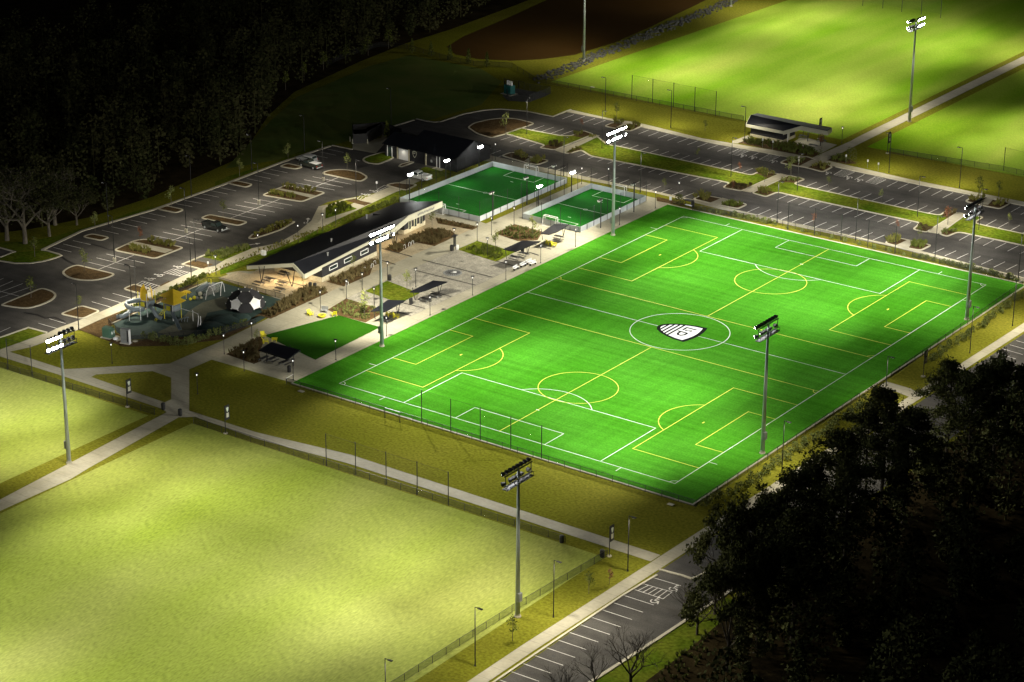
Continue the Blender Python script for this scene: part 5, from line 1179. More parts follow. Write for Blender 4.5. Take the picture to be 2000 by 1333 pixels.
for k in range(3):
    a = R(k*120+20); pp(MB().add([(T1.x+1.3*math.cos(a), T1.y+1.3*math.sin(a), 3.1), (T1.x+1.3*math.cos(a+1.2), T1.y+1.3*math.sin(a+1.2), 3.1), (T1.x+1.1*math.cos(a+1.1), T1.y+1.1*math.sin(a+1.1), 5.0), (T1.x+.7*math.cos(a+.5), T1.y+.7*math.sin(a+.5), 5.9), (T1.x+1.1*math.cos(a+.1), T1.y+1.1*math.sin(a+.1), 5.0)], [(0, 1, 2, 3, 4)]), 'canopy', M['gold'])
# spiral slide
pts = [T1+Vector((-.4, -1.2, 3.1))]
for i in range(15):
    a = R(200+i*26); pts.append(T1+Vector((-.6+1.5*math.cos(a), -2.6+1.5*math.sin(a), 2.9-i*.16)))
pts += [T1+Vector((-2.1, -4.4, .45)), T1+Vector((-3.0, -5.0, .32))]
pp(MB().tube(pts, .42, 12), 'spiral_slide', M['slide'], True)
for p_ in (T1+Vector((-.3, -4.4, 0)), T1+Vector((1.2, -3.0, 0))): pp(MB().tube([p_, p_+Vector((0, 0, 2.4))], .06, 8), 'slide_post', M['white_metal'])
# second tube slide
pp(MB().tube([T1+Vector((1.2, -.5, 2.0)), T1+Vector((2.6, -1.0, 1.7)), T1+Vector((3.8, -1.4, .9)), T1+Vector((4.6, -1.0, .5))], .38, 12), 'tube_slide', M['slide'], True)
# straight slide
def chute(a, b, wd=.62):
    d = (b-a); n_ = Vector((d.y, -d.x, 0)).normalized()*wd/2; m_ = MB(); h = Vector((0, 0, .28)); q = [a, a.lerp(b, .85)+Vector((0, 0, -.12)), b]
    for i in range(2):
        u_, v_ = q[i], q[i+1]; m_.add([u_+n_, v_+n_, v_-n_, u_-n_, u_+n_+h, v_+n_+h, v_-n_+h, u_-n_+h], [(0, 1, 2, 3), (0, 4, 5, 1), (3, 2, 6, 7)])
    return m_
pp(chute(T2+Vector((.7, -1.1, 1.95)), G(352, 645, .35)), 'straight_slide', M['slide'])
pp(MB().tube([T1+Vector((1.1, .9, 1.9)), T1.lerp(T2, .5)+Vector((0, .6, 1.6)), T2+Vector((-1.1, .9, 1.9))], .35, 8), 'bridge', M['black_metal'])
m_ = MB(); 
for i in range(7):
    c0 = T2+Vector((-.5-.18*i, -1.6-.22*i, 2.0-.3*i)); m_.tube([c0+Vector((.26*math.cos(R(j*40)), 0, .26*math.sin(R(j*40)))) for j in range(10)], .045, 5, cap=False)
pp(m_, 'chain_climber', M['yellow'])
pp(MB().tube([T2+Vector((1.1, 1.0, 1.9)), T2+Vector((3.0, 1.5, 1.6)), T2+Vector((4.0, 1.1, 1.9)), T2+Vector((5.2, 1.2, 1.7)), T2+Vector((6.3, .2, 1.6)), T2+Vector((7.0, -.9, 0))], .06, 8), 'ladder_rail', M['white_metal'])
pp(MB().tube([T2+Vector((6.3, .7, 1.6)), T2+Vector((7.0, 0, .9)), T2+Vector((7.1, -.5, 0))], .06, 8), 'ladder_rail', M['white_metal']); pp(MB().tube([T2+Vector((4.0, 1.1, 0)), T2+Vector((4.0, 1.1, 2.2))], .06, 8), 'post', M['white_metal'])
for i in range(4): pp(MB().lathe(T2+Vector((2.0+.5*i, -.6+.25*i, 0)), [(.05, 0), (.05, .3+.2*i), (.3, .34+.2*i), (.3, .42+.2*i)], 10), 'step_pod', M['slide'])
M['grey_dark'] = mat('dark_grey_panel', (.06, .065, .065), .6)
# ball shaped dome climber (truncated icosahedron, upper part)
ph = (1+5**.5)/2; ico = []
for s1 in (-1, 1):
    for s2 in (-1, 1): ico += [Vector((0, s1, s2*ph)), Vector((s1, s2*ph, 0)), Vector((s2*ph, 0, s1))]
tv = []; key = {}
adj = [[j for j in range(12) if j != i and (ico[i]-ico[j]).length < 2.1] for i in range(12)]
faces = []
tris = [(i, j, k) for i in range(12) for j in adj[i] if j > i for k in adj[i] if k > j and k in adj[j]]
def tvx(i, j):
    if (i, j) not in key: key[(i, j)] = len(tv); tv.append(ico[i].lerp(ico[j], 1/3).normalized())
    return key[(i, j)]
def order(ids):
    c_ = sum((tv[i] for i in ids), Vector()).normalized(); a_ = (tv[ids[0]]-c_*tv[ids[0]].dot(c_)).normalized(); b_ = c_.cross(a_)
    return sorted(ids, key=lambda i: math.atan2(tv[i].dot(b_), tv[i].dot(a_)))
pent = [order([tvx(i, j) for j in adj[i]]) for i in range(12)]
hexa = [order([tvx(i, j), tvx(j, i), tvx(j, k), tvx(k, j), tvx(k, i), tvx(i, k)]) for i, j, k in tris]
h0 = pent[0]; cdir = sum((tv[i] for i in h0), Vector()).normalized(); rotm = cdir.rotation_difference(Vector((0, 0, 1))).to_matrix()
DC = G(480, 599, .06); view = (CAM-DC); va = math.atan2(view.y, view.x)
p0 = max(((rotm @ (sum((tv[i] for i in f_), Vector())/5)), f_) for f_ in pent if 0 < (rotm @ (sum((tv[i] for i in f_), Vector())/5)).z < .9)[0] if False else [rotm @ (sum((tv[i] for i in f_), Vector())/5) for f_ in pent]
p0 = [q_ for q_ in [rotm @ (sum((tv[i] for i in f_), Vector())/6) for f_ in hexa] if q_.z > .5][0]
rotm = Matrix.Rotation(va-math.atan2(p0.y, p0.x), 3, 'Z') @ rotm
tvr = [rotm @ v for v in tv]; RAD = 3.7; zoff = -.12*RAD
W3 = lambda v, k=1.0: (v.x*RAD*k, v.y*RAD*k, (v.z*RAD*k)*.95+zoff*0)
t = thing('dome_climber', 'black and white climbing dome shaped like half a football with pale joint knobs', 'climbing dome', DC)
for fc, nm, m_ in ((pent, 'pentagon_panel', M['white_metal']), (hexa, 'hexagon_panel', M['dark_wall'])):
    for f_ in fc:
        c_ = sum((tvr[i] for i in f_), Vector())/len(f_)
        if c_.z < .12: continue
        inn = [c_+(tvr[i]-c_)*.985 for i in f_]; n_ = len(inn)
        mb_ = MB(); mb_.add([W3(v) for v in inn]+[W3(v, .975) for v in inn], [tuple(range(n_)), tuple(range(2*n_-1, n_-1, -1))]+[(i, n_+i, n_+(i+1) % n_, (i+1) % n_) for i in range(n_)]); mb_.build(nm, M['grey_dark'] if (nm[0] == 'p' and c_.z > .85) else m_, t)
fr = MB(); done = set()
for f_ in pent+hexa:
    for i in range(len(f_)):
        a, b = sorted((f_[i], f_[(i+1) % len(f_)]))
        if (a, b) in done or min(tvr[a].z, tvr[b].z) < -.15: continue
        done.add((a, b)); fr.tube([W3(tvr[a], 1.0), W3(tvr[b], 1.0)], .03, 5)
for i, v in enumerate(tvr):
    if -.2 < v.z < .35: fr.tube([W3(v), (v.x*RAD*1.03, v.y*RAD*1.03, 0)], .05, 5)
fr.build('frame', M['black_metal'], t)
for v in tvr:
    if v.z > -.1: MB().sphere(W3(v, 1.02), .11, 8, 5).build('knob', M['white_metal'], t, True)
# smaller play pieces
q = G(364, 584, .06); t_ = thing('sunflower_spinner', 'round golden spinner on the playground behind the yellow canopies', 'play spinner', q); MB().tube([(0, 0, 0), (0, 0, 1.3)], .06, 6).build('pole', M['yellow'], t_); m_ = MB(); m_.lathe((0, 0, 1.35), [(.1, -.1), (.55, -.05), (.6, .1), (.3, .3), (.02, .35)], 14); 
for i in range(9): m_.tube([(.5*math.cos(R(40*i)), .5*math.sin(R(40*i)), 1.4), (1.0*math.cos(R(40*i)), 1.0*math.sin(R(40*i)), 1.25)], [.16, .05], 6)
m_.build('spinner_head', M['gold'], t_)
for i, (a, b, r_, m_) in enumerate(((372, 587, .28, 'yellow'), (380, 585, .36, 'yellow'), (385, 585, .30, 'grey_metal'), (391, 578, .42, 'fascia'), (393, 584, .26, 'fascia'), (400, 578, .24, 'grey_metal'))):
    o = MB().sphere((0, 0, r_*.9), r_, 12, 8).build('stepping_ball', M[m_], None, True); o.location = G(a, b, .06); tag(o, '%s ball seat on the playground, %s from the golden spinner' % ({'yellow': 'yellow', 'grey_metal': 'grey', 'fascia': 'cream'}[m_], ORD[i]), 'ball seat', 'ball seats in a row')
q = G(410, 582, .06); t_ = thing('arch_climber', 'pale arched rope climber between ball seats and the dome', 'climber', q)
for dx, dy, a in ((0, 0, 0), (.5, 3.0, .4)):
    o = MB().tube([(0, -1.2, 0), (0, -.8, 1.5), (0, 0, 2.4), (0, .8, 1.5), (0, 1.2, 0)], .06, 8).build('arch', M['white_metal'], t_); o.location = (dx, dy, 0); o.rotation_euler = (0, 0, a)
MB().tube([(0, -.3, 2.2), (.6, 1.6, 2.6), (.5, 3.0, 2.4)], .05, 6).build('top_bar', M['white_metal'], t_); MB().add([(0, -1, .6), (.3, 2.2, .6), (.5, 3.0, 2.2), (0, 0, 2.3)], [(0, 1, 2, 3)]).build('rope_net', M['goalnet'], t_)
q = G(407, 568, .06); t_ = thing('mound_slide', 'grey embankment slide at the porch corner of the playground', 'slide', q); MB().tube([(0, 0, 1.3), (-.5, -1.0, .9), (-.9, -2.1, .25)], .5, 10).build('slide_bed', M['slide'], t_); MB().rbox((.3, .5, .7), (1.2, 1.2, 1.4), .1).build('platform', M['grey_metal'], t_); MB().tube([(.3, .5, 1.4), (.3, .5, 2.2)], .1, 6).build('top_post', M['yellow'], t_)
for i, (a, b, s_) in enumerate(((440, 628, 3.6), (468, 622, 2.2), (415, 640, 3.0))):
    q = G(a, b, .05); m_ = MB(); m_.lathe((0, 0, 0), [(s_, 0), (s_*.9, .22), (s_*.6, .5), (s_*.2, .66), (.01, .68)], 20, cap=False); o = m_.build('play_mound', M['rubber_teal'], None, True); o.location = q; tag(o, 'low dark rubber mound before the climbing dome, %s from the spiral slide' % ORD[2-i], 'mound', 'low rubber mounds')

# ================================================================ UTILITY BOXES
t_ = thing('transformer_box', 'green electrical transformer box on a pad south of the playground', 'utility box', G(211, 659), R(10)); MB().rbox((0, 0, 1.05), (1.7, 1.3, 1.9), .12).build('box_body', M['util_green'], t_); MB().rbox((.9, .1, .9), (.5, 1.2, 1.6), .06).build('box_door', M['util_green'], t_); MB().box((0, 0, .06), (2.2, 1.8, .12)).build('footing', M['kerb'], t_)
for s in (-.3, .35): MB().box((1.16, s, 1.1), (.02, .25, .5)).build('sticker', M['white_metal'], t_)
t_ = thing('switch_cabinet', 'tall grey electrical cabinet on the mulch south of the playground', 'cabinet', G(246, 671), R(15)); MB().rbox((0, 0, 1.5), (1.7, .8, 2.7), .05).build('cabinet_body', M['grey_metal'], t_); MB().box((.66, -.43, 1.6), (.3, .06, 2.2)).build('vent', M['dark_wall'], t_); MB().box((1.0, -.3, 1.5), (.16, .5, 2.7)).build('cabinet_door', M['white_metal'], t_); MB().box((0, 0, .08), (2, 1.1, .16)).build('footing', M['kerb'], t_)
for i, (a, b) in enumerate(((226, 663), (264, 667))):
    t_ = thing('valve_box', '%s utility lid beside the grey cabinet' % ('small round topped' if i == 0 else 'flat pale'), 'utility box', G(a, b)); MB().lathe((0, 0, 0), [(.5, 0), (.5, .25-.15*i), (.3, .4-.28*i), (.05, .42-.28*i)], 12).build('lid', M['white_metal' if i == 0 else 'kerb'], t_)
psheet('path', [(218, 655), (232, 657), (240, 664), (228, 668)], .06, M['kerb'])
t_ = thing('pump_unit', 'teal pump unit with white tanks on the fenced gravel pad', 'pump unit', G(995, 184), R(-8)); MB().rbox((0, 0, 1.2), (2.3, 1.7, 2.2), .08).build('housing', M['teal'], t_)
for x in (-.6, .1, .7): MB().lathe((x, 0, 2.3), [(.25, 0), (.25, .8), (.18, 1.0), (.05, 1.05)], 10).build('tank', M['white_metal'], t_)
MB().box((0, 0, .05), (3.4, 2.6, .1)).build('footing', M['kerb'], t_)
psheet('pavement', n8((560, 345), (770, 390), (1080, 425), (1000, 470), (750, 560), (420, 540), (330, 460)), .03, mat('dark_gravel', (.05, .05, .045), .95, (.1, .1, .09), 1.5))
for i, (a, b) in enumerate(((588.5, 765), (1310, 986), (1157, 171))):
    o = MB().rbox((0, 0, .05), (1.1, .7, .1), .04).build('manhole_cover', M['kerb']); o.location = G(a, b, .03); tag(o, 'pale concrete lid in the grass %s' % ('at the pitch corner by the flat shelter', 'at the near corner of the big pitch', 'at the far field fence')[i], 'manhole cover', 'pale concrete lids')
# ================================================================ VEGETATION
rnd = random.Random(21)
def quad_leaf(m_, c, s, flat=.3):
    a = Vector((rnd.gauss(0, 1), rnd.gauss(0, 1), rnd.gauss(0, flat+.2))).normalized(); b = Vector((rnd.gauss(0, 1), rnd.gauss(0, 1), rnd.gauss(0, 1))).normalized()
    b = (b-a*b.dot(a)).normalized(); n = len(m_.v); s2 = s*rnd.uniform(.5, .9)
    m_.v += [tuple(c-a*s), tuple(c+b*s2), tuple(c+a*s), tuple(c-b*s2)]; m_.f.append((n, n+1, n+2, n+3))
def limb(m_, p, d, ln, r, depth, tips, spread=.6, n=5, up=.15):
    """one limb that bends, tapers and forks"""
    q = [p]; dd = d.normalized(); k = 3
    for i in range(k):
        dd = (dd+Vector((rnd.gauss(0, .13), rnd.gauss(0, .13), rnd.gauss(0, .08)+up*.3))).normalized(); q.append(q[-1]+dd*ln/k)
    r1 = r*.62; m_.tube(q, [r+(r1-r)*i/k for i in range(k+1)], n, cap=False)
    if depth == 0: tips.append(q[-1]); return
    for i in range(rnd.choice((2, 3, 3))):
        a = Vector((rnd.gauss(0, 1), rnd.gauss(0, 1), rnd.gauss(.1, .5))).normalized()
        limb(m_, q[-1] if i else q[-2].lerp(q[-1], .6), (dd+a*spread).normalized(), ln*rnd.uniform(.62, .85), r1*.9, depth-1, tips, spread, max(3, n-1), up)
    if depth <= 1: tips.append(q[-1])
def young_tree(h, leaf, dens, seed):
    global rnd
    rnd = random.Random(seed); t_ = thing('young_tree', 'x', 'tree'); tk = MB(); tips = []
    tk.tube([(0, 0, 0), (.02, .01, h*.35), (-.02, .02, h*.7), (0, 0, h*.96)], [.055, .045, .03, .012], 6)
    for i in range(9):
        z = h*(.36+.06*i); a = rnd.uniform(0, 6.28); l = h*(.24-.014*i); e_ = Vector((math.cos(a)*l*.75, math.sin(a)*l*.75, l*.6)); tk.tube([(0, 0, z), Vector((0, 0, z))+e_*.6, Vector((0, 0, z))+e_], [.022, .014, .006], 4, cap=False); tips += [Vector((0, 0, z))+e_, Vector((0, 0, z))+e_*.6]
    tips.append(Vector((0, 0, h*.97))); tk.build('trunk', M['bark'], t_)
    cr = MB()
    for tp_ in tips:
        for _ in range(dens): quad_leaf(cr, tp_+Vector((rnd.gauss(0, .20), rnd.gauss(0, .20), rnd.gauss(0, .22)))*h/4, rnd.uniform(.09, .17))
    if dens: cr.build('crown', M[leaf], t_)
    return t_
YT = {}
def ytree(bx, by, ty, leaf, label, dens=9):
    h = max(2.6, min(5.2, tall(bx, by, ty))); k = (leaf, dens)
    q = G(bx, by, .05)
    if k not in YT: o = young_tree(4.0, leaf, dens, len(YT)+3); YT[k] = o
    else: o = copy_tree(YT[k])
    o.location = q; o.rotation_euler = (0, 0, (bx*7.3) % 6.28); o.scale = (h/4,)*3; o['label'] = label; o['group'] = 'staked young trees'
P_, L_g, U_ = 'leaf_pale', 'leaf', 'leaf_rust'
for a in ((68, 502, 462, L_g, 'leafy sapling on the lawn in front of the big bare tree'), (186, 452, 414, P_, 'pale sapling at the west car park kerb, first from the bare trees'), (335, 404, 364, P_, 'pale sapling at the west car park kerb, second from the bare trees'), (468, 345, 311, P_, 'pale sapling at the west car park kerb, third from the bare trees'), (563, 314, 281, P_, 'pale sapling at the west car park kerb close to the silver car'),
          (165, 530, 487, P_, 'sapling in the rounded mulch island of the west car park'), (61, 582, 540, L_g, 'sapling in the half moon island at the west end of the car park'), (156, 605, 577, L_g, 'sapling in the small mulch island by the sidewalk lamp'), (273, 474, 444, U_, 'rust red sapling on the car park island with two grass clumps'), (436, 424, 390, L_g, 'faint sapling in the long island beside the black pickup'), (678, 334, 299, P_, 'pale sapling in the oval island near the storage building'),
          (988, 263, 215, P_, 'pale sapling in the brown round end of the north car park'), (1136, 253, 234, U_, 'rust red sapling at the round end stalls of the north car park'), (1204, 231, 200, L_g, 'slender sapling in the planter nearest the pond corner'), (1377, 256, 234, L_g, 'small sapling on the olive verge before the far pavilion'), (1363, 311, 290, P_, 'pale sapling on the middle median of the north car park'), (1443, 339, 321, U_, 'reddish sapling near the crossing path of the middle median'), (1493, 357, 329, L_g, 'slender sapling beside the crossing path bed'), (1297, 371, 357, L_g, 'sapling at the sidewalk behind the green field corner'), (1430, 374, 357, U_, 'rusty sapling at the kerb of the middle median bed'),
          (1544.5, 348, 307, P_, 'yellow green sapling at the dividing path planter'), (1618, 366, 354, L_g, 'small sapling on the third median, dividing path end'), (1721, 392, 374, P_, 'pale sapling on the third median'), (1589, 440, 422, U_, 'rusty sapling behind the pitch fence'), (1751, 452, 432, U_, 'rust red sapling beside the planter bush at the pitch fence'), (1601, 314, 296, L_g, 'bare sapling in the planter of the dividing path'), (1950, 386, 353, L_g, 'thin crowned sapling on the far verge at the third planter'), (1912, 384, 345, L_g, 'sparse sapling in the third planter'), (1970, 440, 425, P_, 'pale sapling on the last median of the north car park'), (1795, 468, 441, L_g, 'faint sapling at the near planter of the last crossing path'), (1851, 440, 404, U_, 'reddish sapling on the last crossing path bed'),
          (795, 568, 527, P_, 'sapling at the corner of the small lawn by the paved square'), (712, 618, 569, P_, 'sapling in the dark low bed by the tall pole'), (592, 560, 536, P_, 'sapling in front of the porch columns'), (844, 443, 414, L_g, 'leafy sapling at the letter end of the pavilion roof'), (968, 490, 450, P_, 'yellow sapling behind the grassy bed'), (1040, 463, 422, P_, 'pale sapling at the near goal of the nearer cage'), (690, 527, 499, L_g, 'sapling before the pavilion windows'), (502, 670, 643, P_, 'yellow sapling beside the play lawn chairs'), (1605, 292, 262, U_, 'rusty sapling at the far pavilion porch'),
          (1150, 1160, 1116, L_g, 'dark sapling on the verge by the east road, nearest the stalls'), (1001, 1252, 1205, L_g, 'dark sapling on the verge by the tall floodlight pole'), (1190, 1142, 1112, U_, 'bare looking sapling on the verge by the brown banner')):
    ytree(*a[:5])
YT2 = [(527, 190), (558, 176), (594, 158), (632, 138), (675, 124), (719, 109), (759, 95)]
for i, (a, b) in enumerate(YT2): ytree(a, b, b-36, L_g, 'dim young tree with pale trunk on the dark lawn edge, %s from the car park' % ORD[i], 14)
def column_tree(seed):
    global rnd
    rnd = random.Random(seed); t_ = thing('evergreen_shrub', 'x', 'evergreen'); MB().tube([(0, 0, 0), (0, 0, 2.6)], [.06, .02], 6).build('trunk', M['dark_bark'], t_); m_ = MB()
    for _ in range(330):
        z = rnd.uniform(.15, 3.1); r_ = .62*(1-(z/3.3)**1.6)*rnd.uniform(.6, 1.1); a = rnd.uniform(0, 6.28); quad_leaf(m_, Vector((r_*math.cos(a), r_*math.sin(a), z)), .13)
    m_.build('crown', M['leaf'], t_); return t_
ct = column_tree(5)
for i, (a, b, l_) in enumerate(((805, 104, 'first from the wood'), (842, 110, 'second from the wood'), (879, 117, 'third from the wood'), (915, 124, 'fourth from the wood'), (951, 131, 'fifth from the wood'), (756, 268, 'alone beside the dumpster enclosure'))):
    place(ct, i > 0, G(a, b), i*1.3, ('narrow dark evergreen along the pond fence, ' if i < 5 else 'narrow dark evergreen ')+l_, 'narrow dark evergreens', 1.25)
# ---- shrubs: one kind of clump, copied
def shrub(seed, leaf, n=110, r=.55, h=.9, name='shrub'):
    global rnd
    rnd = random.Random(seed); m_ = MB()
    for _ in range(n):
        a = rnd.uniform(0, 6.28); e_ = rnd.random()**.5; z = rnd.random(); k = e_*r*(1-.5*z*z); quad_leaf(m_, Vector((k*math.cos(a), k*math.sin(a), .08+z*h)), rnd.uniform(.08, .16), .8)
    return m_.build(name, M[leaf])
def shrub_row(pts, n, leaf, label, group, r=.55, h=.9, jit=.35, seed=1, zz=.05):
    P = GP(pts, zz); tot = [0]
    for i in range(1, len(P)): tot.append(tot[-1]+(P[i]-P[i-1]).length)
    pr = [shrub(seed+i, leaf, 120, r, h) for i in range(2)]; g_ = random.Random(seed); used = [0, 0]
    for i in range(n):
        d = tot[-1]*(i+.5)/n; j = max(k for k in range(len(tot)) if tot[k] <= d); j = min(j, len(P)-2); p = P[j].lerp(P[j+1], (d-tot[j])/(tot[j+1]-tot[j])); k = i % 2
        o = pr[k] if not used[k] else pr[k].copy()
        if used[k]: COL.objects.link(o)
        used[k] = 1; o.location = p+Vector((g_.uniform(-jit, jit), g_.uniform(-jit, jit), 0)); o.rotation_euler = (0, 0, g_.uniform(0, 6)); s_ = g_.uniform(.75, 1.25); o.scale = (s_, s_, s_*g_.uniform(.8, 1.2)); tag(o, label, 'shrub', group)
shrub_row([(1366, 411), (1440, 425), (1516, 440)], 22, 'shrub', 'small bushy clump in the row behind the far pitch corner fence', 'clumps behind the far pitch corner', .55, .9)
shrub_row([(1525, 444), (1640, 470), (1780, 503)], 9, 'shrub', 'small dark clump spaced out behind the pitch fence at the car park', 'spaced clumps behind the pitch fence', .4, .7, .15, 4)
shrub_row([(1784, 500), (1900, 527), (1995, 551)], 26, 'shrub', 'pale grassy clump in the dense row behind the pitch fence', 'dense clumps behind the pitch fence', .6, .85, .3, 7)
shrub_row([(2000, 578), (1900, 650), (1815, 709)], 34, 'shrub', 'bushy clump in the row along the far half of the pitch side', 'clumps along the far half of the pitch side', .65, 1.1, .5, 11)
shrub_row([(1700, 786), (1560, 878), (1450, 956), (1368, 992)], 46, 'shrub', 'bushy clump in the row between pitch fence and dark trees', 'clumps between pitch fence and dark trees', .7, 1.2, .6, 15)
shrub_row(K8(200, 540)((620, 960), (900, 1020), (1200, 1080), (1420, 1050), (1650, 960), (1980, 840), (2250, 760)), 26, 'shrub', 'yellow green shrub in the hedge row in front of the playground', 'hedge shrubs in front of the playground', .6, 1.25, .35, 21)
shrub_row([(228, 622), (300, 588), (400, 541)], 24, 'leaf', 'small green shrub between sidewalk and playground fence', 'shrubs behind the playground fence', .5, .9, .25, 23)
shrub_row(K8(720, 340)((0, 590), (250, 500), (480, 430)), 12, 'leaf', 'small dark shrub behind the letter end of the long roof', 'shrubs behind the long roof', .5, 1.0, .3, 29)
o = shrub(31, 'leaf_dark', 420, 1.3, 2.0); o.location = G(1326, 399); tag(o, 'large dark bush at the far corner of the green pitch', 'shrub')
o = shrub(33, 'leaf_dark', 380, 1.6, 3.2); o.location = G(1662, 316); tag(o, 'tall dark shrub where the dividing path meets the car park', 'shrub')
for i, (a, b) in enumerate(((182+2, 633), (1152-1, 1160))): pass
# ---- ornamental grass: masses nobody could count
def reeds(pts, h, m_name, label, dens=5.0, seed=1, zz=.06, name='ornamental_grass', wd=.10):
    P = [Vector((p.x, p.y)) for p in GP(pts)]; g_ = random.Random(seed); x0, x1 = min(p.x for p in P), max(p.x for p in P); y0, y1 = min(p.y for p in P), max(p.y for p in P)
    def inside(x, y):
        c = False
        for i in range(len(P)):
            a, b = P[i], P[i-1]
            if (a.y > y) != (b.y > y) and x < (b.x-a.x)*(y-a.y)/(b.y-a.y)+a.x: c = not c
        return c
    m_ = MB(); n_ = int((x1-x0)*(y1-y0)*dens)
    for _ in range(n_):
        x, y = g_.uniform(x0, x1), g_.uniform(y0, y1)
        if not inside(x, y): continue
        hh = h*g_.uniform(.5, 1.15)
        for k in range(9):
            a = g_.uniform(0, 6.28); l = hh*g_.uniform(.2, .55); w_ = wd*g_.uniform(.5, 1.2); dx, dy = math.cos(a), math.sin(a); n0 = len(m_.v); t_ = hh*g_.uniform(.7, 1)
            m_.v += [(x-dy*w_, y+dx*w_, zz), (x+dy*w_, y-dx*w_, zz), (x+dx*l*.5+dy*w_*.8, y+dy*l*.5-dx*w_*.8, zz+t_*.7), (x+dx*l, y+dy*l, zz+t_), (x+dx*l*.5-dy*w_*.8, y+dy*l*.5+dx*w_*.8, zz+t_*.7)]; m_.f.append((n0, n0+1, n0+2, n0+3, n0+4))
    o = m_.build(name, M[m_name]); return stuff(o, label, 'ornamental grass')
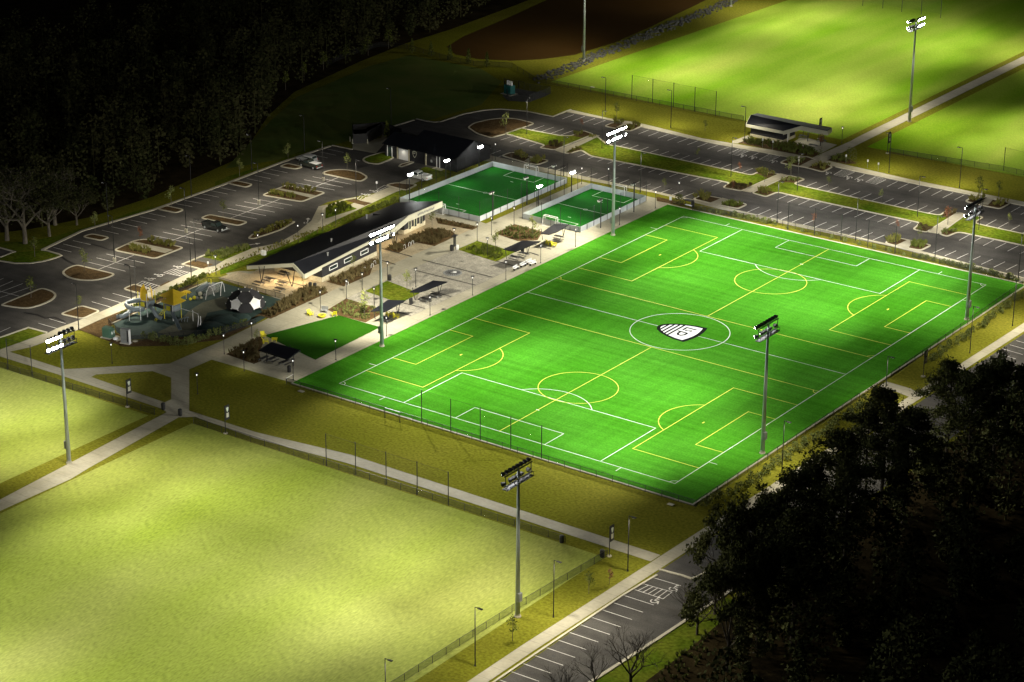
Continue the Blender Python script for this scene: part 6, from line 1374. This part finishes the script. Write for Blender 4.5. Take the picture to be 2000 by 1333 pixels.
RD = [(j6((210, 880), (290, 845), (620, 930), (560, 965), (330, 920)), 1.1, 'reed', 'clump of yellow green grass in the island with the rust red sapling, far strip'), (j6((-10, 990), (60, 945), (310, 1010), (300, 1060), (150, 1040)), 1.1, 'reed', 'clump of yellow green grass in the island with the rust red sapling, near strip'),
      (l6((660, 850), (760, 830), (1110, 890), (1030, 925)), 1.1, 'reed', 'clump of yellow green grass in the second planted island, far strip'), (l6((480, 940), (560, 905), (850, 960), (840, 1000)), 1.1, 'reed', 'clump of yellow green grass in the second planted island, near strip'),
      (j6((990, 1085), (1060, 1035), (1540, 950), (1590, 975), (1210, 1130)), .9, 'shrub', 'green low grass bed beside the small mulch bed at the park entrance'), (j6((1600, 835), (1650, 790), (2000, 640), (2150, 620), (2000, 725)), .9, 'reed', 'long strip of grasses in the curved kerb island'), (l6((1250, 1110), (1450, 1045), (1600, 1120), (1250, 1240)), .8, 'leaf', 'green grass bed between curved sidewalk and long roof'),
      (K8(600, 440)((330, 885), (570, 945), (940, 780), (1020, 660), (1150, 600), (1060, 550)), .9, 'rust_plant', 'brown perennials in front of the pavilion windows'), (K8(720, 340)((260, 1175), (470, 1225), (740, 1065), (1030, 1115), (1350, 970), (1270, 910), (960, 880), (430, 1100)), .95, 'rust_plant', 'brown perennials before the pavilion doors'),
      (K8(400, 480)((1220, 880), (1560, 680), (1860, 700), (1900, 740), (1040, 1120), (880, 1090)), 1.05, 'rust_plant', 'tall brown perennials at the porch corner'), (K8(850, 400)((1240, 325), (960, 455), (1290, 555), (1590, 540), (1660, 440)), .6, 'shrub', 'dark low leafy bed beside the cage gate'), ([(676, 588), (646, 606), (662, 614), (714, 628), (748, 608)], .6, 'shrub', 'dark low leafy bed beside the play lawn'),
      ([(443, 693), (480, 674), (505, 662), (504, 690), (508, 706), (496, 710)], .95, 'rust_plant', 'reddish brown grasses at the promenade end of the play lawn'), (K8(850, 400)((800, 650), (560, 680), (480, 720), (950, 870), (1080, 780), (980, 690)), .8, 'leaf', 'tall green grasses in the bed of the paved square'),
      (K8(720, 340)((1090, 775), (1610, 870), (1690, 830), (1060, 700)), .5, 'rust_plant', 'low brown planting at the end of the larger cage'), (q6((1580, 650), (1640, 625), (1830, 670), (1730, 710)), 1.0, 'reed', 'grasses at the middle median end by the crossing path, far side'), (q6((1190, 845), (1250, 800), (1530, 830), (1400, 880)), 1.0, 'rust_plant', 'grasses at the middle median end by the crossing path, near side'), (q6((1570, 900), (1660, 860), (1830, 905), (1720, 945)), 1.0, 'reed', 'grasses on the third median by the crossing path, near side'), (r6((290, 365), (340, 315), (570, 345), (470, 380)), .8, 'shrub', 'grasses on the third median by the crossing path, far side'),
      (s6((940, 600), (990, 560), (1130, 580), (1010, 640)), 1.1, 'rust_plant', 'russet grasses on the third median at the last crossing path'), (s6((600, 790), (660, 745), (850, 770), (740, 810)), 1.0, 'rust_plant', 'russet grasses on the third median at its near end'), (s6((920, 845), (970, 800), (1120, 825), (1000, 865)), .9, 'shrub', 'green grasses on the last median'), (n6((1670, 270), (1750, 250), (1870, 265), (1770, 300)), 1.1, 'reed', 'round grass clump in the first far planter, pond side'), (n6((1890, 345), (2000, 285), (2090, 305), (1950, 370)), 1.1, 'reed', 'round grass clump in the first far planter, pavilion side'),
      (r6((370, 95), (440, 75), (650, 90), (560, 140)), .8, 'shrub', 'grass bed in the dividing path planter, pond side'), (r6((700, 185), (780, 130), (960, 160), (860, 220)), .9, 'reed', 'grass bed in the dividing path planter, far side'), (s6((1280, 415), (1330, 370), (1510, 375), (1400, 440)), 1.0, 'reed', 'grass bed in the third far planter, first half'), (s6((1570, 480), (1640, 410), (1800, 435), (1690, 500)), .9, 'reed', 'grass bed in the third far planter, second half'), (n6((410, 690), (480, 660), (640, 715), (560, 750)), 1.0, 'reed', 'grass clump behind the larger cage, first half of its planter'), (n6((640, 790), (700, 730), (840, 745), (730, 810)), 1.1, 'reed', 'grass clump behind the larger cage, second half of its planter'),
      (q6((770, 985), (860, 940), (980, 970), (940, 1030)), 1.5, 'reed', 'big round grass bush behind the far pitch corner'), (q6((1120, 1080), (1250, 1040), (1420, 1070), (1320, 1120)), 1.0, 'leaf', 'green grass bed beside the big round bush'), (s6((210, 965), (310, 905), (430, 930), (340, 985)), 1.4, 'reed', 'big grass bush at the second near planter'), (s6((500, 1030), (590, 955), (760, 980), (680, 1045)), 1.1, 'leaf', 'green grass bed of the second near planter'),
      (K8(1430, 190)((130, 715), (290, 660), (1020, 745), (1350, 880), (1270, 925), (900, 870)), .9, 'leaf', 'dark green planting strip before the far pavilion'), (K8(1430, 190)((1500, 985), (1690, 910), (1860, 990), (1780, 1030)), .9, 'leaf', 'dark low planting beside the dividing path'), (n8((1390, 1070), (1480, 1040), (1600, 1045), (1500, 1100)), 1.0, 'reed', 'grasses at the first median end, far side'), (n8((1030, 1230), (1100, 1190), (1280, 1240), (1160, 1290)), 1.0, 'rust_plant', 'grasses at the first median end, near side'), (n6((1120, 650), (1230, 605), (1310, 615), (1170, 665)), .9, 'reed', 'grasses at the start of the middle median'), (n8((1640, 1110), (1720, 1080), (1800, 1100), (1720, 1130)), .8, 'reed', 'grass tuft beside the first crossing path')]
for i, (pts, h_, m_, l_) in enumerate(RD): reeds(pts, h_, m_, l_, 3.2 if h_ < 1 else 3.6, i+2, .12)
reeds([(340, 556), (432, 522), (545, 472), (650, 438), (740, 396), (742, 402), (650, 446), (560, 480), (430, 530), (350, 566)], .45, 'reed', 'rough grass verge behind the long pavilion roof', 2.2, 77, .05, 'verge_grass')
# ---- rip rap stones beside the pond
g_ = random.Random(3); m_ = MB()
for _ in range(900):
    t_ = g_.random(); a = Vector((*G(1055+t_*385, 158-t_*158+g_.uniform(-4, 6)).xy, .02)); s_ = g_.uniform(.2, .5)
    m_.lathe(a+Vector((g_.uniform(-2.5, .5), g_.uniform(-1.5, 1.5), 0)), [(s_, 0), (s_*g_.uniform(.7, 1), s_*.4), (s_*.4, s_*.7)], 5)
stuff(m_.build('rubble', mat('grey_rubble', (.05, .05, .042), .9, (.09, .09, .075), 1.5)), 'band of grey rubble stones between pond bank and far field', 'rubble')

# ---- big trees
def pine(seed, h, spread=4.2, leaves=2600, leaf='leaf_dark', low=.35, size=.2):
    global rnd
    rnd = random.Random(seed); t_ = thing('pine_tree', 'x', 'tree'); tk = MB(); cl = []
    tk.tube([(0, 0, -.2), (.1, 0, h*.3), (-.1, .1, h*.6), (0, 0, h*.95)], [h*.016, h*.013, h*.009, .04], 8)
    for i in range(26):
        z = h*(low+(1-low)*(i/25.0)**.9*.97); a = i*2.4+rnd.uniform(-.4, .4); l = spread*(1.12-((z/h-low)/(1-low))**1.5)*rnd.uniform(.65, 1.1); e_ = Vector((math.cos(a)*l, math.sin(a)*l, l*rnd.uniform(.05, .35)))
        tk.tube([(0, 0, z), Vector((0, 0, z))+e_*.5+Vector((0, 0, -.1)), Vector((0, 0, z))+e_], [.10, .06, .02], 5, cap=False)
        for k in range(4): cl.append((Vector((0, 0, z))+e_*rnd.uniform(.35, 1.05)+Vector((rnd.gauss(0, .5), rnd.gauss(0, .5), rnd.gauss(0, .3))), rnd.uniform(.45, .95)))
    cl.append((Vector((0, 0, h*.97)), .7)); tk.build('trunk', M['dark_bark'], t_); cr = MB(); per = leaves//len(cl)
    for c, r_ in cl:
        for _ in range(per): quad_leaf(cr, c+Vector((rnd.gauss(0, .55), rnd.gauss(0, .55), rnd.gauss(0, .34)))*r_*1.2, rnd.uniform(size*.5, size), .6)
    cr.build('crown', M[leaf], t_); return t_
def broad(seed, h, leaf, leaves, name='broadleaf_tree', depth=4, bark='bark', size=.3, r0=None, spread=.75):
    global rnd
    rnd = random.Random(seed); t_ = thing(name, 'x', 'tree'); tk = MB(); tips = []; r0 = r0 or h*.022
    tk.tube([(0, 0, -.2), (.08, .03, h*.12), (0, .1, h*.28)], [r0*1.25, r0, r0*.9], 8, cap=False)
    for i in range(4): limb(tk, Vector((0, .1, h*(.18+.035*i))), Vector((math.cos(i*1.7+seed), math.sin(i*1.7+seed), 1.15)), h*.26, r0*.62, depth-1, tips, spread, 6)
    limb(tk, Vector((0, .1, h*.27)), Vector((.1, .05, 1)), h*.27, r0*.75, depth-1, tips, spread, 6)
    tk.build('trunk', M[bark], t_)
    if leaves:
        cr = MB(); per = max(1, leaves//len(tips))
        for tp_ in tips:
            if rnd.random() < .12: continue
            for _ in range(per): quad_leaf(cr, tp_+Vector((rnd.gauss(0, .5), rnd.gauss(0, .5), rnd.gauss(0, .4)))*h*.05, rnd.uniform(size*.5, size))
        cr.build('crown', M[leaf], t_)
    return t_
def by_top(px, py, x_want):
    """foot and height of a tree whose top stands at a survey point and whose trunk grows on the line x = x_want"""
    best = min((abs(G(px, py, h/4).x-x_want), h/4) for h in range(20, 110)); q = G(px, py, best[1]); return Vector((q.x, q.y, 0)), best[1]
PT = [(1862, 706, 66.5, 'tall dark pine, highest of the group by the east road'), (1905, 735, 72, 'dark pine just behind the tallest one'), (1958, 690, 72, 'dark broad tree at the end of the stalls beyond the tallest pine'), (1735, 762, 65.5, 'dark pine beside the short path to the pitch'), (1700, 800, 63.5, 'low branching dark pine overhanging the road by the short path'), (1640, 842, 65, 'dark pine with lacy branches half way along the road'), (1590, 905, 64, 'dark pine overhanging the sidewalk by the pitch corner lamp'), (1555, 925, 68, 'dark pine behind the pitch corner trees'), (1780, 800, 70, 'dark pine among the tall group, inner one'), (1508, 952, 66, 'bushy dark tree at the near corner of the big pitch'), (1455, 965, 67, 'bushy dark tree just south of the pitch corner'), (1455, 1050, 71, 'round dark tree by the road island kerb'), (1430, 1085, 72, 'low dark tree nearest the striped bay'), (1660, 905, 72, 'inner dark pine behind the lacy one'), (1560, 1000, 76, 'tall dark trunk tree inside the wood edge'), (1490, 1040, 72, 'dark tree behind the round one')]
bush = broad(71, 13, 'leaf_dark', 15000, 'broadleaf_tree', 5, 'dark_bark', .22, spread=.95)
bush_used = [0]
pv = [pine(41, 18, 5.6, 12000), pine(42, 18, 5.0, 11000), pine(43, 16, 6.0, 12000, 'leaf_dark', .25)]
def top_of(t_): return max(v.co.z for c in t_.children for v in c.data.vertices)
BH = top_of(bush)
for i, (a, b, xw, l_) in enumerate(PT):
    q, h = by_top(a, b, xw); v = pv[i % 3]; wide = i in (2, 9, 10, 11, 12, 15)
    if wide: o = bush if not bush_used[0] else copy_tree(bush); bush_used[0] = 1; s_ = h/BH
    else: o = v if not v.get('used') else copy_tree(v); v['used'] = 1; s_ = h/(18, 18, 16)[i % 3]
    o.location = q; o.scale = (s_*(.62 if wide else 1.05), s_*(.62 if wide else 1.05), s_); o.rotation_euler = (0, 0, i*1.9); o['label'] = l_; o['group'] = 'dark trees along the east road'
bv = [broad(51, 9, None, 0, 'bare_tree', 5, 'dark_bark', r0=.2), broad(52, 10, None, 0, 'bare_tree', 5, 'dark_bark', r0=.22)]
BV = [top_of(v) for v in bv]
for i, (a, b, tp_, l_) in enumerate(((1230, 1350, 1228, 'taller bare tree in front of the road stalls'), (1162, 1352, 1262, 'smaller bare tree in front of the road stalls'), (1362, 1240, 1140, 'slender bare tree at the road kerb below the striped bay'), (1395, 1200, 1100, 'bare tree at the wood edge just above the slender one'), (1085, 1440, 1318, 'bare tree with its top just reaching the stalls'))):
    h = tall(a, b, tp_); v = bv[i % 2]; o = v if i < 2 else copy_tree(v); q = G(a, b); o.location = q; o.scale = (h/BV[i % 2],)*3; o.rotation_euler = (0, 0, i*2.1); o['label'] = l_; o['group'] = 'bare trees along the east road'
lv = [broad(61, 13, 'leaf_wood', 1400, 'old_tree', 5, 'bark', .26, .36, .95), broad(62, 12, 'leaf_wood', 3600, 'old_tree', 5, 'bark', .30, .30, .9)]
LV = [top_of(v) for v in lv]
for i, (a, b, tp_, l_) in enumerate(((49, 476, 330, 'old bare tree with pale twisting limbs beside the west car park'), (97, 462, 345, 'old tree with thin foliage beside the twisting bare one'), (14, 470, 335, 'dim old tree at the very edge behind the bare one'), (150, 440, 360, 'yellow green leafy tree at the wood edge'), (108, 440, 318, 'tall dim tree behind the two old ones'))):
    h = tall(a, b, tp_); v = lv[i % 2]; o = v if i < 2 else copy_tree(v); o.location = G(a, b); o.scale = (h/LV[i % 2],)*3; o.rotation_euler = (0, 0, i*2.3+1); o['label'] = l_; o['group'] = 'old trees beside the west car park'
# undergrowth along the east wood edge and the dark woods themselves (read as masses)
def wood(name, pts, label, hmin, hmax, leafn, seed, leaf, size=.6):
    g2 = random.Random(seed); m_ = MB(); tk = MB(); global rnd
    rnd = g2
    for x, y in pts:
        h = g2.uniform(hmin, hmax); w_ = h*g2.uniform(.22, .34); con = g2.random() < .12
        tk_r = h*.012; m_.tube([(x, y, 0), (x+.1, y, h*.5), (x, y, h*.9)], [tk_r, tk_r*.7, .02], 4, cap=False)
        for _ in range(leafn):
            z = g2.uniform(.06, 1.0); k = (1.05-z) if con else math.sin(max(.04, min(.97, (z-.02)*1.0))*math.pi)**.6; a = g2.uniform(0, 6.28); r_ = w_*k*g2.uniform(.35, 1.0)*(1+.25*math.sin(a*3+x))
            quad_leaf(m_, Vector((x+r_*math.cos(a), y+r_*math.sin(a), z*h)), g2.uniform(size*.5, size), .5)
    o = m_.build(name, M[leaf]); return stuff(o, label, 'woodland')
g3 = random.Random(8); E_pts = []
while len(E_pts) < 400:
    x, y = 66+90*g3.random()**1.2, g3.uniform(-200, 75)
    if x-69 < 0 or all((x-a)**2+(y-b)**2 > 17 for a, b in E_pts): E_pts.append((x, y))
EDGE = [(640, 1960), (690, 1925), (712, 1830), (740, 1800), (780, 1720), (820, 1665), (860, 1615), (900, 1575), (940, 1490), (980, 1445), (1020, 1405), (1060, 1350), (1110, 1345), (1150, 1360), (1200, 1400), (1260, 1405), (1300, 1380), (1340, 1330), (1500, 1200)]
def clears(x, y, h, r):
    """keeps trees off the road and sidewalk: the whole crown stays behind the surveyed wood edge"""
    for k in (0.05, .3, .55, .8, 1.0):
        px, py = pix((x, y, h*k)); e_ = 2500 if py < 640 else EDGE[-1][1]
        for i in range(len(EDGE)-1):
            if EDGE[i][0] <= py < EDGE[i+1][0]: e_ = EDGE[i][1]+(EDGE[i+1][1]-EDGE[i][1])*(py-EDGE[i][0])/(EDGE[i+1][0]-EDGE[i][0])
        if px-r*11*(1 if .2 < k < .9 else .4) < e_: return False
    return True
E_pts = [p for p in E_pts if clears(p[0], p[1], 12.5, 3.3)]
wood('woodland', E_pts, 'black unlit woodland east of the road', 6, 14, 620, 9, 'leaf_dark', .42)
base = [(-250, 640), (-120, 520), (0, 462), (60, 455), (175, 432), (300, 388), (470, 312), (525, 225), (575, 180), (700, 122), (790, 86), (880, 58), (1040, -2), (1180, -60)]
W_pts = []
while len(W_pts) < 520:
    px = g3.uniform(-250, 1150); j = max(k for k in range(len(base)) if base[k][0] <= px); j = min(j, len(base)-2); t_ = (px-base[j][0])/(base[j+1][0]-base[j][0]); py = base[j][1]+t_*(base[j+1][1]-base[j][1])-4-330*g3.random()**1.15
    q = G(px, py)
    if all((q.x-a)**2+(q.y-b)**2 > 26 for a, b in W_pts[-200:]): W_pts.append((q.x, q.y))
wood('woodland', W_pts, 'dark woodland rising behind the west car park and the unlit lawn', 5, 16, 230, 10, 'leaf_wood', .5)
reeds(K4(1000, 1000)((1180, 1200), (1460, 980), (1560, 760), (1700, 760), (1560, 1050), (1300, 1400), (1000, 1500)), .8, 'shrub', 'rough undergrowth at the foot of the trees by the east road', .8, 91, .02, 'undergrowth', .14)
